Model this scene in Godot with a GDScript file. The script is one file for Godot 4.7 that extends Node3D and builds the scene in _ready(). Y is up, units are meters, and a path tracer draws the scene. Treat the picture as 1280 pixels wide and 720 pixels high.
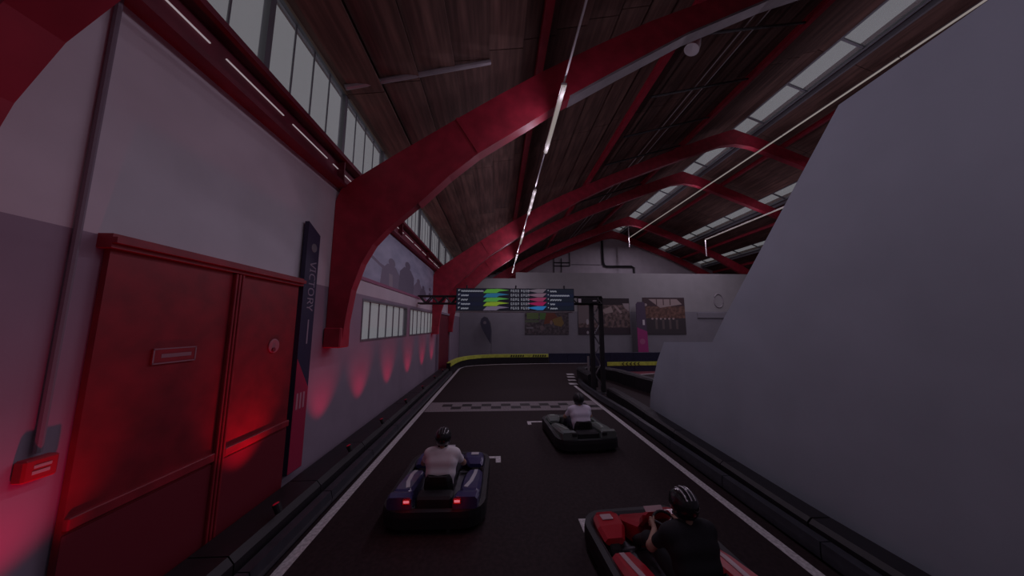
extends Node3D

# ---------------------------------------------------------------- settings
const WL := -3.3        # inner face of the left wall
const RIDGE_X := 13.5
const RIDGE_Y := 14.4
const SLOPE := 0.405
const FRAMES := [1.53, 6.0, 15.2, 19.9, 28.9, 33.5]   # distance of every arch along the hall
const LINE_X := 1.18    # the light line over the track
const LINE_Y := 7.0

const ORD := ["first", "second", "third", "fourth", "fifth", "sixth", "seventh", "eighth", "ninth", "tenth", "eleventh", "twelfth", "thirteenth", "fourteenth", "fifteenth", "sixteenth", "seventeenth", "eighteenth"]

var M := {}
var taken := {}
var part_taken := {}
var rng := RandomNumberGenerator.new()

# ---------------------------------------------------------------- helpers
func lin(r, g, b) -> Color:
	return Color(clampf(r, 0, 1), clampf(g, 0, 1), clampf(b, 0, 1)).linear_to_srgb()

func numbered(n: String) -> String:
	var k: int = taken.get(n, 0)
	taken[n] = k + 1
	return n if k == 0 else "%s_%03d" % [n, k]

func part_name(p: Node, n: String) -> String:
	var key := str(p.get_instance_id()) + n
	var k: int = part_taken.get(key, 0)
	part_taken[key] = k + 1
	return n if k == 0 else "%s_%03d" % [n, k]

func tag(o, label, category, group = "", kind = ""):
	if label != "": o.set_meta("label", label)
	if category != "": o.set_meta("category", category)
	if group != "": o.set_meta("group", group)
	if kind != "": o.set_meta("kind", kind)
	return o

func base(called: String, at := Vector3.ZERO, turn := 0.0) -> Node3D:
	var o := Node3D.new()
	o.name = numbered(called)
	add_child(o)
	o.position = at
	o.rotation.y = turn
	return o

func mb() -> SurfaceTool:
	var st := SurfaceTool.new()
	st.begin(Mesh.PRIMITIVE_TRIANGLES)
	st.set_smooth_group(-1)
	return st

func done(st: SurfaceTool) -> ArrayMesh:
	st.generate_normals()
	return st.commit()

func put(mesh: Mesh, called: String, m: Material, parent: Node = null) -> MeshInstance3D:
	var o := MeshInstance3D.new()
	o.mesh = mesh
	o.material_override = m
	o.cast_shadow = GeometryInstance3D.SHADOW_CASTING_SETTING_ON
	if parent == null:
		o.name = numbered(called)
		add_child(o)
	else:
		o.name = part_name(parent, called)
		parent.add_child(o)
	return o

func build(st: SurfaceTool, called: String, m: Material, parent: Node = null) -> MeshInstance3D:
	return put(done(st), called, m, parent)

func tri(st, a, b, c):
	st.add_vertex(a); st.add_vertex(b); st.add_vertex(c)

func quad(st, a, b, c, d):
	tri(st, a, b, c); tri(st, a, c, d)

func bx(st: SurfaceTool, lo: Vector3, hi: Vector3):
	var p := [Vector3(lo.x, lo.y, lo.z), Vector3(hi.x, lo.y, lo.z), Vector3(hi.x, hi.y, lo.z), Vector3(lo.x, hi.y, lo.z),
		Vector3(lo.x, lo.y, hi.z), Vector3(hi.x, lo.y, hi.z), Vector3(hi.x, hi.y, hi.z), Vector3(lo.x, hi.y, hi.z)]
	for f in [[4, 7, 6, 5], [1, 2, 3, 0], [0, 3, 7, 4], [5, 6, 2, 1], [7, 3, 2, 6], [0, 4, 5, 1]]:
		quad(st, p[f[0]], p[f[1]], p[f[2]], p[f[3]])

# box from centre and size with cut edges
func cbox(st: SurfaceTool, c: Vector3, s: Vector3, b := 0.01, q := Basis.IDENTITY):
	var h := s * 0.5
	var v := {}
	for sx in [-1, 1]:
		for sy in [-1, 1]:
			for sz in [-1, 1]:
				var g := Vector3(sx, sy, sz)
				for ax in 3:
					var p := Vector3(sx * (h.x - b), sy * (h.y - b), sz * (h.z - b))
					p[ax] = g[ax] * h[ax]
					v[[sx, sy, sz, ax]] = c + q * p
	for ax in 3:
		var u := (ax + 1) % 3
		var w := (ax + 2) % 3
		for sg in [-1, 1]:
			var r := []
			for k in [[-1, -1], [1, -1], [1, 1], [-1, 1]]:
				var g := [0, 0, 0]
				g[ax] = sg; g[u] = k[0]; g[w] = k[1]
				r.append(v[[g[0], g[1], g[2], ax]])
			if sg > 0: quad(st, r[3], r[2], r[1], r[0])
			else: quad(st, r[0], r[1], r[2], r[3])
	for ax in 3:                       # edges that run along ax
		var u := (ax + 1) % 3
		var w := (ax + 2) % 3
		for su in [-1, 1]:
			for sw in [-1, 1]:
				var g0 := [0, 0, 0]
				var g1 := [0, 0, 0]
				g0[ax] = -1; g0[u] = su; g0[w] = sw
				g1[ax] = 1; g1[u] = su; g1[w] = sw
				var a = v[[g0[0], g0[1], g0[2], u]]
				var bb = v[[g1[0], g1[1], g1[2], u]]
				var cc = v[[g1[0], g1[1], g1[2], w]]
				var d = v[[g0[0], g0[1], g0[2], w]]
				if su * sw > 0: quad(st, d, cc, bb, a)
				else: quad(st, a, bb, cc, d)
	for sx in [-1, 1]:
		for sy in [-1, 1]:
			for sz in [-1, 1]:
				var a = v[[sx, sy, sz, 0]]
				var bb = v[[sx, sy, sz, 1]]
				var cc = v[[sx, sy, sz, 2]]
				if sx * sy * sz > 0: tri(st, cc, bb, a)
				else: tri(st, a, bb, cc)

# rings joined to a skin; each ring has the same number of points
func loft(st: SurfaceTool, rings: Array, closed := false, caps := true, flip := false):
	var n: int = rings[0].size()
	var last := rings.size() if closed else rings.size() - 1
	for i in last:
		var a = rings[i]
		var b = rings[(i + 1) % rings.size()]
		for k in n:
			var l := (k + 1) % n
			if flip: quad(st, a[k], a[l], b[l], b[k])
			else: quad(st, a[k], b[k], b[l], a[l])
	if caps and not closed:
		for e in [0, rings.size() - 1]:
			var r = rings[e]
			var c := Vector3.ZERO
			for p in r: c += p
			c /= n
			for k in n:
				var l := (k + 1) % n
				if (e == 0) != flip: tri(st, c, r[k], r[l])
				else: tri(st, c, r[l], r[k])

func tube(st: SurfaceTool, pts: Array, r, sides := 8, closed := false):
	var rings := []
	var n := pts.size()
	var up := Vector3.UP
	for i in n:
		var a: Vector3 = pts[(i - 1 + n) % n] if (i > 0 or closed) else pts[i]
		var b: Vector3 = pts[(i + 1) % n] if (i < n - 1 or closed) else pts[i]
		var t := (b - a).normalized()
		if absf(t.dot(up)) > 0.95: up = Vector3.RIGHT if absf(t.x) < 0.9 else Vector3.UP
		var s := t.cross(up).normalized()
		var u := s.cross(t).normalized()
		var rr: float = r[i] if r is Array else r
		var ring := []
		for k in sides:
			var an := TAU * k / sides
			ring.append(pts[i] + (s * cos(an) + u * sin(an)) * rr)
		rings.append(ring)
	loft(st, rings, closed, true)

# a profile (points in the plane across the path: x to the right of it, y up) swept along a level path
func sweep(st: SurfaceTool, path: Array, prof: Array, closed := false):
	var rings := []
	var n := path.size()
	for i in n:
		var a: Vector3 = path[(i - 1 + n) % n] if (i > 0 or closed) else path[i]
		var b: Vector3 = path[(i + 1) % n] if (i < n - 1 or closed) else path[i]
		var t := (b - a); t.y = 0; t = t.normalized()
		var right := Vector3(-t.z, 0, t.x)
		var ring := []
		for p in prof: ring.append(path[i] + right * p[0] + Vector3.UP * p[1])
		rings.append(ring)
	loft(st, rings, closed, true)

func lathe(st: SurfaceTool, prof: Array, segs: int, tf := Transform3D.IDENTITY, scale := Vector3.ONE):
	var rings := []
	for p in prof:
		var ring := []
		for k in segs:
			var an := TAU * k / segs
			ring.append(tf * (Vector3(cos(an) * p[0], p[1], -sin(an) * p[0]) * scale))
		rings.append(ring)
	loft(st, rings, false, true)

# flat outline given in (x, y) pulled along z between z0 and z1
func prism_z(st: SurfaceTool, poly: PackedVector2Array, z0: float, z1: float):
	var ix := Geometry2D.triangulate_polygon(poly)
	for k in range(0, ix.size(), 3):
		var a := poly[ix[k]]; var b := poly[ix[k + 1]]; var c := poly[ix[k + 2]]
		if (b - a).cross(c - a) < 0:
			var t := b; b = c; c = t
		tri(st, Vector3(a.x, a.y, z1), Vector3(c.x, c.y, z1), Vector3(b.x, b.y, z1))
		tri(st, Vector3(a.x, a.y, z0), Vector3(b.x, b.y, z0), Vector3(c.x, c.y, z0))
	var cw := Geometry2D.is_polygon_clockwise(poly)
	for k in poly.size():
		var a := poly[k]; var b := poly[(k + 1) % poly.size()]
		if cw: 
			var t := a; a = b; b = t
		quad(st, Vector3(a.x, a.y, z0), Vector3(a.x, a.y, z1), Vector3(b.x, b.y, z1), Vector3(b.x, b.y, z0))

# outline given in (distance, y) pulled across x
func prism_x(st: SurfaceTool, poly: PackedVector2Array, x0: float, x1: float):
	var ix := Geometry2D.triangulate_polygon(poly)
	for k in range(0, ix.size(), 3):
		for x in [x0, x1]:
			var p := []
			for j in 3: p.append(Vector3(x, poly[ix[k + j]].y, -poly[ix[k + j]].x))
			tri(st, p[0], p[1], p[2])
	for k in poly.size():
		var a := poly[k]; var b := poly[(k + 1) % poly.size()]
		quad(st, Vector3(x0, a.y, -a.x), Vector3(x1, a.y, -a.x), Vector3(x1, b.y, -b.x), Vector3(x0, b.y, -b.x))

# a flat picture: corner, side across, side up
func sheet(o: Vector3, across: Vector3, up: Vector3) -> ArrayMesh:
	var st := SurfaceTool.new()
	st.begin(Mesh.PRIMITIVE_TRIANGLES)
	var n := across.cross(up).normalized()
	for k in [[0, 0], [0, 1], [1, 1], [0, 0], [1, 1], [1, 0]]:
		st.set_normal(n)
		st.set_uv(Vector2(k[0], 1 - k[1]))
		st.add_vertex(o + across * k[0] + up * k[1])
	return st.commit()

func rough_image(seed_: int, freq: float, lo: float, hi: float, size := 512, oct := 4) -> ImageTexture:
	var n := FastNoiseLite.new()
	n.seed = seed_
	n.frequency = freq
	n.fractal_octaves = oct
	var im := n.get_seamless_image(size, size)
	im.convert(Image.FORMAT_RGB8)
	for y in size:
		for x in size:
			var v := lerpf(lo, hi, im.get_pixel(x, y).r)
			im.set_pixel(x, y, Color(v, v, v))
	return ImageTexture.create_from_image(im)

func mat(c: Color, rough := 0.6, metal := 0.0, tex: Texture2D = null, scale := 0.5, spec := 0.5) -> StandardMaterial3D:
	var m := StandardMaterial3D.new()
	m.albedo_color = c
	m.roughness = rough
	m.metallic = metal
	m.metallic_specular = spec
	if tex:
		m.albedo_texture = tex
		m.uv1_triplanar = true
		m.uv1_world_triplanar = true
		m.uv1_scale = Vector3.ONE * scale
	return m

func glow(c: Color, energy: float) -> StandardMaterial3D:
	var m := StandardMaterial3D.new()
	m.albedo_color = Color(0.1, 0.1, 0.1)
	m.emission_enabled = true
	m.emission = c
	m.emission_energy_multiplier = energy
	return m

func picture(im: Image, lit := false, energy := 1.0) -> StandardMaterial3D:
	var m := StandardMaterial3D.new()
	var t := ImageTexture.create_from_image(im)
	m.roughness = 0.6
	if lit:
		m.albedo_color = Color(0.02, 0.02, 0.02)
		m.emission_enabled = true
		m.emission = Color.BLACK
		m.emission_operator = BaseMaterial3D.EMISSION_OP_ADD
		m.emission_texture = t
		m.emission_energy_multiplier = energy
	else:
		m.albedo_texture = t
	return m

func ellipse(im: Image, c: Vector2, r: Vector2, col: Color):
	for y in range(maxi(0, int(c.y - r.y)), mini(im.get_height(), int(c.y + r.y) + 1)):
		for x in range(maxi(0, int(c.x - r.x)), mini(im.get_width(), int(c.x + r.x) + 1)):
			if Vector2((x - c.x) / r.x, (y - c.y) / r.y).length() <= 1.0: im.set_pixel(x, y, col)

func fill_poly(im: Image, pts: Array, col: Color):
	var poly := PackedVector2Array(pts)
	var lo := poly[0]; var hi := poly[0]
	for p in poly: lo = lo.min(p); hi = hi.max(p)
	for y in range(maxi(0, int(lo.y)), mini(im.get_height(), int(hi.y) + 1)):
		for x in range(maxi(0, int(lo.x)), mini(im.get_width(), int(hi.x) + 1)):
			if Geometry2D.is_point_in_polygon(Vector2(x + 0.5, y + 0.5), poly): im.set_pixel(x, y, col)

# ---------------------------------------------------------------- bodies: smooth union of tapered capsules, meshed as surface nets
func flesh(bones: Array, cell: float, k: float) -> ArrayMesh:
	var lo := Vector3.ONE * 1e9
	var hi := -lo
	for b in bones:
		var r: float = maxf(b[2], b[3])
		lo = lo.min(b[0] - Vector3.ONE * r).min(b[1] - Vector3.ONE * r)
		hi = hi.max(b[0] + Vector3.ONE * r).max(b[1] + Vector3.ONE * r)
	var pad := k + cell * 3
	lo -= Vector3.ONE * pad
	hi += Vector3.ONE * pad
	var nx := int((hi.x - lo.x) / cell) + 2
	var ny := int((hi.y - lo.y) / cell) + 2
	var nz := int((hi.z - lo.z) / cell) + 2
	var f := PackedFloat32Array()
	f.resize(nx * ny * nz)
	f.fill(1.0)
	for b in bones:
		var a: Vector3 = b[0]
		var ba: Vector3 = b[1] - a
		var ra: float = b[2]
		var rb: float = b[3]
		var l2 := maxf(ba.length_squared(), 1e-9)
		var r := maxf(ra, rb) + pad
		var p0: Vector3 = ((a.min(b[1]) - Vector3.ONE * r - lo) / cell).max(Vector3.ZERO)
		var p1: Vector3 = (a.max(b[1]) + Vector3.ONE * r - lo) / cell
		for z in range(int(p0.z), mini(nz, int(p1.z) + 1)):
			for y in range(int(p0.y), mini(ny, int(p1.y) + 1)):
				var at := (z * ny + y) * nx
				for x in range(int(p0.x), mini(nx, int(p1.x) + 1)):
					var pa := lo + Vector3(x, y, z) * cell - a
					var h := clampf(pa.dot(ba) / l2, 0.0, 1.0)
					var d := (pa - ba * h).length() - lerpf(ra, rb, h)
					var g := f[at + x]
					var m := maxf(k - absf(d - g), 0.0) / k
					f[at + x] = minf(d, g) - m * m * k * 0.25
	var id := PackedInt32Array()
	id.resize(nx * ny * nz)
	id.fill(-1)
	var verts := PackedVector3Array()
	var cells := []
	var o8 := [0, 1, nx, nx + 1, nx * ny, nx * ny + 1, nx * ny + nx, nx * ny + nx + 1]
	var c8 := [Vector3(0, 0, 0), Vector3(1, 0, 0), Vector3(0, 1, 0), Vector3(1, 1, 0), Vector3(0, 0, 1), Vector3(1, 0, 1), Vector3(0, 1, 1), Vector3(1, 1, 1)]
	var e12 := [[0, 1], [2, 3], [4, 5], [6, 7], [0, 2], [1, 3], [4, 6], [5, 7], [0, 4], [1, 5], [2, 6], [3, 7]]
	for z in nz - 1:
		for y in ny - 1:
			var at := (z * ny + y) * nx
			for x in nx - 1:
				var i := at + x
				if absf(f[i]) > cell * 1.8: continue
				var s := 0
				for q in 8:
					if f[i + o8[q]] < 0: s += 1
				if s == 0 or s == 8: continue
				var sum := Vector3.ZERO
				var n := 0
				for e in e12:
					var fa := f[i + o8[e[0]]]
					var fb := f[i + o8[e[1]]]
					if (fa < 0) != (fb < 0):
						sum += c8[e[0]].lerp(c8[e[1]], fa / (fa - fb))
						n += 1
				id[i] = verts.size()
				verts.append(lo + (Vector3(x, y, z) + sum / n) * cell)
				cells.append(i)
	var st := SurfaceTool.new()
	st.begin(Mesh.PRIMITIVE_TRIANGLES)
	st.set_smooth_group(0)
	for v in verts: st.add_vertex(v)
	var step := [1, nx, nx * ny]
	for i in cells:
		for ax in 3:
			var u: int = step[(ax + 1) % 3]
			var w: int = step[(ax + 2) % 3]
			if i + step[ax] >= f.size() or i - u - w < 0: continue
			var neg := f[i] < 0
			if neg == (f[i + step[ax]] < 0): continue
			var a := id[i]; var b := id[i - u]; var c := id[i - u - w]; var d := id[i - w]
			if a < 0 or b < 0 or c < 0 or d < 0: continue
			var order := [a, d, c, b] if neg else [a, b, c, d]
			for q in [0, 1, 2, 0, 2, 3]: st.add_index(order[q])
	st.generate_normals()
	return st.commit()

# ---------------------------------------------------------------- the scene
func _ready():
	rng.seed = 7
	# camera
	var cam := Camera3D.new()
	cam.name = "camera"
	cam.fov = 88.43
	cam.near = 0.05
	cam.far = 200.0
	add_child(cam)
	cam.position = Vector3(0, 2.7, 0)
	cam.rotation_degrees = Vector3(7.24, -2.763, 0)
	cam.current = true
	# an even overcast sky, seen through the windows and the roof lights
	var we := WorldEnvironment.new()
	we.name = "environment"
	var env := Environment.new()
	env.background_mode = Environment.BG_COLOR
	env.background_color = lin(0.95, 0.94, 1.0)
	env.background_energy_multiplier = 0.17
	env.tonemap_mode = Environment.TONE_MAPPER_LINEAR
	env.tonemap_exposure = 1.0
	env.sdfgi_enabled = true
	env.ssao_enabled = true
	env.ssil_enabled = true
	we.environment = env
	add_child(we)

	materials()
	shell()
	roof()
	arches()
	left_wall_things()
	far_end()
	lamps()
	track()
	barriers()
	gantry()
	karts()

func materials():
	var plaster := rough_image(3, 0.006, 0.94, 1.0, 512)
	var asphalt := rough_image(5, 0.03, 0.72, 1.0, 512, 5)
	var wood := rough_image(9, 0.012, 0.6, 1.0, 256)
	var scuff := rough_image(11, 0.02, 0.8, 1.0, 256)
	M.wall = mat(lin(0.66, 0.62, 0.66), 0.75, 0, plaster, 0.3)
	M.wall_lower = mat(lin(0.33, 0.27, 0.34), 0.7, 0, plaster, 0.3)
	M.partition = mat(lin(0.44, 0.49, 0.56), 0.7, 0, plaster, 0.2)
	M.far_wall = mat(lin(0.41, 0.41, 0.41), 0.75, 0, plaster, 0.2)
	M.far_lower = mat(lin(0.29, 0.29, 0.32), 0.7, 0, plaster, 0.2)
	M.hall = mat(lin(0.40, 0.37, 0.37), 0.8, 0, plaster, 0.2)
	M.asphalt = mat(lin(0.042, 0.026, 0.028), 0.75, 0, asphalt, 0.8, 0.35)
	M.paint_worn = mat(lin(0.36, 0.32, 0.33), 0.7, 0, asphalt, 1.1)
	M.paint = mat(lin(0.90, 0.88, 0.88), 0.6, 0, asphalt, 1.1)
	M.paint_black = mat(lin(0.035, 0.03, 0.033), 0.6, 0, asphalt, 1.1)
	M.run_off = mat(lin(0.30, 0.07, 0.10), 0.6, 0, asphalt, 0.8)
	M.red_steel = mat(lin(0.52, 0.026, 0.058), 0.58, 0, scuff, 0.4)
	M.red_dark = mat(lin(0.20, 0.010, 0.032), 0.6, 0, scuff, 0.4)
	M.grey_steel = mat(lin(0.42, 0.38, 0.40), 0.4, 0.2, scuff, 0.4)
	M.frame = mat(lin(0.20, 0.20, 0.22), 0.45, 0.3)
	M.window_frame_brown = mat(lin(0.25, 0.17, 0.12), 0.6)
	M.deck = []
	for k in 4:
		var t := 0.82 + 0.12 * k
		M.deck.append(mat(lin(0.27 * t, 0.145 * t, 0.115 * t), 0.85, 0, wood, 0.7))
	for m in M.deck: m.uv1_scale = Vector3(1.6, 1.6, 0.14)   # grain runs along the boards
	M.door = mat(lin(0.30, 0.010, 0.022), 0.5, 0, scuff, 0.6)
	M.door_trim = mat(lin(0.36, 0.02, 0.035), 0.45, 0, scuff, 0.6)
	M.black = mat(lin(0.018, 0.017, 0.02), 0.5)
	M.rubber = mat(lin(0.022, 0.021, 0.023), 0.75)
	M.barrier = mat(lin(0.017, 0.015, 0.019), 0.5, 0, scuff, 0.9)
	M.barrier_blue = mat(lin(0.030, 0.034, 0.075), 0.45, 0, scuff, 0.9)
	M.barrier_rail = mat(lin(0.055, 0.058, 0.072), 0.4, 0, scuff, 0.9)
	M.yellow = mat(lin(0.80, 0.92, 0.13), 0.5, 0, scuff, 0.6)
	M.white = mat(lin(0.75, 0.72, 0.74), 0.5)
	M.chrome = mat(lin(0.7, 0.7, 0.72), 0.25, 0.9)
	M.red_plastic = mat(lin(0.42, 0.015, 0.03), 0.4)
	M.navy = mat(lin(0.03, 0.028, 0.07), 0.45)
	M.tube = glow(Color(1.0, 0.94, 0.92), 0.24)
	M.tube_strip = glow(Color(1.0, 0.92, 0.96), 0.30)
	M.rail = mat(lin(0.62, 0.58, 0.58), 0.4, 0.3)
	var pane := StandardMaterial3D.new()
	pane.albedo_color = Color(0.85, 0.87, 0.9, 0.16)
	pane.transparency = BaseMaterial3D.TRANSPARENCY_ALPHA
	pane.roughness = 0.1
	pane.metallic_specular = 0.05
	M.pane = pane

func structure(o, label, category):
	return tag(o, label, category, "", "structure")

# ---------------------------------------------------------------- walls and floor
func shell():
	var f := base("floor")
	structure(f, "dark grey asphalt floor of the indoor kart track", "floor")
	var st := mb(); bx(st, Vector3(-4.2, -0.3, -35), Vector3(31.2, 0, 7)); build(st, "slab", M.asphalt, f)

	# left wall: lower grey paint, upper pale plaster, a long clerestory and two low windows
	var w := base("wall_left")
	structure(w, "tall pale side wall with a darker painted lower band", "wall")
	var x0 := WL - 0.14
	st = mb()
	bx(st, Vector3(x0, 0, -35), Vector3(WL, 2.31, 7))
	for s in [[-7.0, 7.38], [11.0, 11.35], [15.85, 35.0]]:
		bx(st, Vector3(x0, 2.31, -s[1]), Vector3(WL, 3.36, -s[0]))
	bx(st, Vector3(x0, 3.36, -35), Vector3(WL, 3.45, 7))
	build(st, "lower_band", M.wall_lower, w)
	st = mb()
	bx(st, Vector3(x0, 3.45, -35), Vector3(WL, 6.08, 7))
	build(st, "upper_band", M.wall, w)
	st = mb()
	bx(st, Vector3(x0, 7.72, -35), Vector3(WL, 8.3, 7))
	build(st, "eaves_band", M.frame, w)
	# clerestory, one unit after the other
	var n := 1
	for k in range(-4, 15):
		var d := 3.95 + 2.1 * k
		var win := base("window_%d" % n, Vector3(WL - 0.06, 6.08, -d)); n += 1
		structure(win, "clerestory window unit high on the left wall", "window")
		st = mb()
		bx(st, Vector3(-0.05, 0, -0.05), Vector3(0.05, 1.64, 0.05))
		bx(st, Vector3(-0.06, 0, -2.04), Vector3(0.05, 0.06, -0.06))
		bx(st, Vector3(-0.06, 1.57, -2.04), Vector3(0.05, 1.64, -0.06))
		build(st, "window_frame", M.frame, win)
		for j in 4:
			var za := -0.06 - j * 0.495
			st = mb(); bx(st, Vector3(-0.015, 0.06, za - 0.475), Vector3(-0.005, 1.57, za - 0.02)); build(st, "pane", M.pane, win)
			if j < 3:
				st = mb(); bx(st, Vector3(-0.02, 0.06, za - 0.508), Vector3(0.0, 1.57, za - 0.484)); build(st, "mullion", M.frame, win)
		st = mb(); bx(st, Vector3(0.05, 1.57, -2.04), Vector3(0.09, 1.63, -0.06)); build(st, "head_rail", M.window_frame_brown, win)
	for s in [[7.38, 11.0, 6], [11.35, 15.85, 7]]:
		var win := base("window_%d" % n, Vector3(WL - 0.07, 2.31, -s[0])); n += 1
		structure(win, "low window with upright bars in the grey painted band, %s" % ("nearer of the two" if s[2] == 6 else "farther of the two"), "window")
		var L: float = s[1] - s[0]
		st = mb()
		bx(st, Vector3(-0.05, 0, -L), Vector3(0.08, 0.05, 0)); bx(st, Vector3(-0.05, 1.0, -L), Vector3(0.08, 1.05, 0))
		bx(st, Vector3(-0.05, 0.05, -0.05), Vector3(0.08, 1.0, 0)); bx(st, Vector3(-0.05, 0.05, -L), Vector3(0.08, 1.0, -L + 0.05))
		build(st, "window_frame", M.frame, win)
		var pw: float = (L - 0.1) / s[2]
		for j in s[2]:
			var za: float = -0.05 - j * pw
			st = mb(); bx(st, Vector3(-0.015, 0.05, za - pw + 0.02), Vector3(-0.005, 1.0, za - 0.02)); build(st, "pane", M.pane, win)
			if j < s[2] - 1:
				st = mb(); bx(st, Vector3(-0.02, 0.05, za - pw - 0.018), Vector3(0.01, 1.0, za - pw + 0.018)); build(st, "mullion", M.frame, win)
	# the other walls
	var g := base("wall_back")
	structure(g, "pale gable wall at the far end under the roof", "wall")
	st = mb()
	prism_z(st, PackedVector2Array([Vector2(-4.2, 0), Vector2(31.2, 0), Vector2(31.2, 7.5), Vector2(RIDGE_X, RIDGE_Y + 0.3), Vector2(-4.2, 7.5)]), -34.6, -34.2)
	build(st, "gable", M.wall, g)
	st = mb()
	prism_z(st, PackedVector2Array([Vector2(-4.2, 0), Vector2(31.2, 0), Vector2(31.2, 7.5), Vector2(RIDGE_X, RIDGE_Y + 0.3), Vector2(-4.2, 7.5)]), 6.4, 6.8)
	structure(build(st, "wall_front", M.hall), "hall wall behind the viewer", "wall")
	st = mb(); bx(st, Vector3(30.3, 0, -35), Vector3(30.7, 8, 7))
	structure(build(st, "wall_right", M.hall), "far right side wall of the hall", "wall")
	# partition across the far end
	var p := base("wall_far")
	structure(p, "pale cross wall behind the track with grey lower band", "wall")
	st = mb(); bx(st, Vector3(-3.28, 0, -26.25), Vector3(26, 3.94, -26.0)); build(st, "lower_band", M.far_lower, p)
	st = mb(); bx(st, Vector3(-3.28, 3.94, -26.25), Vector3(1.6, 6.87, -26.0)); bx(st, Vector3(1.6, 3.94, -26.25), Vector3(26, 7.42, -26.0)); build(st, "upper_band", M.far_wall, p)
	# the free-standing white wall on the right, with a cut-off end, slightly turned to the track
	var q := base("wall_ramp")
	structure(q, "smooth white free-standing wall with slanted end right of the track", "wall")
	st = mb()
	var poly := PackedVector2Array([Vector2(-4, 0), Vector2(9.98, 0), Vector2(9.85, 0.5), Vector2(9.2, 1.62), Vector2(8.68, 2.22), Vector2(6.42, 2.34), Vector2(5.9, 2.93), Vector2(3.36, 5.58), Vector2(-4, 5.58)])
	prism_x(st, poly, 0, 0.22)
	var o := build(st, "panel", M.partition, q)
	q.position = Vector3(4.18, 0, 0)
	q.rotation.y = -atan2(0.56, 6.6)

func roof_y(x: float) -> float:
	return RIDGE_Y - SLOPE * absf(x - RIDGE_X)

func roof_slab(st, xa: float, xb: float, za: float, zb: float, lift: float, thick: float):
	var a := roof_y(xa) + lift
	var b := roof_y(xb) + lift
	var p := [Vector3(xa, a, za), Vector3(xb, b, za), Vector3(xb, b, zb), Vector3(xa, a, zb)]
	var q := []
	for v in p: q.append(v + Vector3(0, thick, 0))
	loft(st, [p, q])

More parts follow.
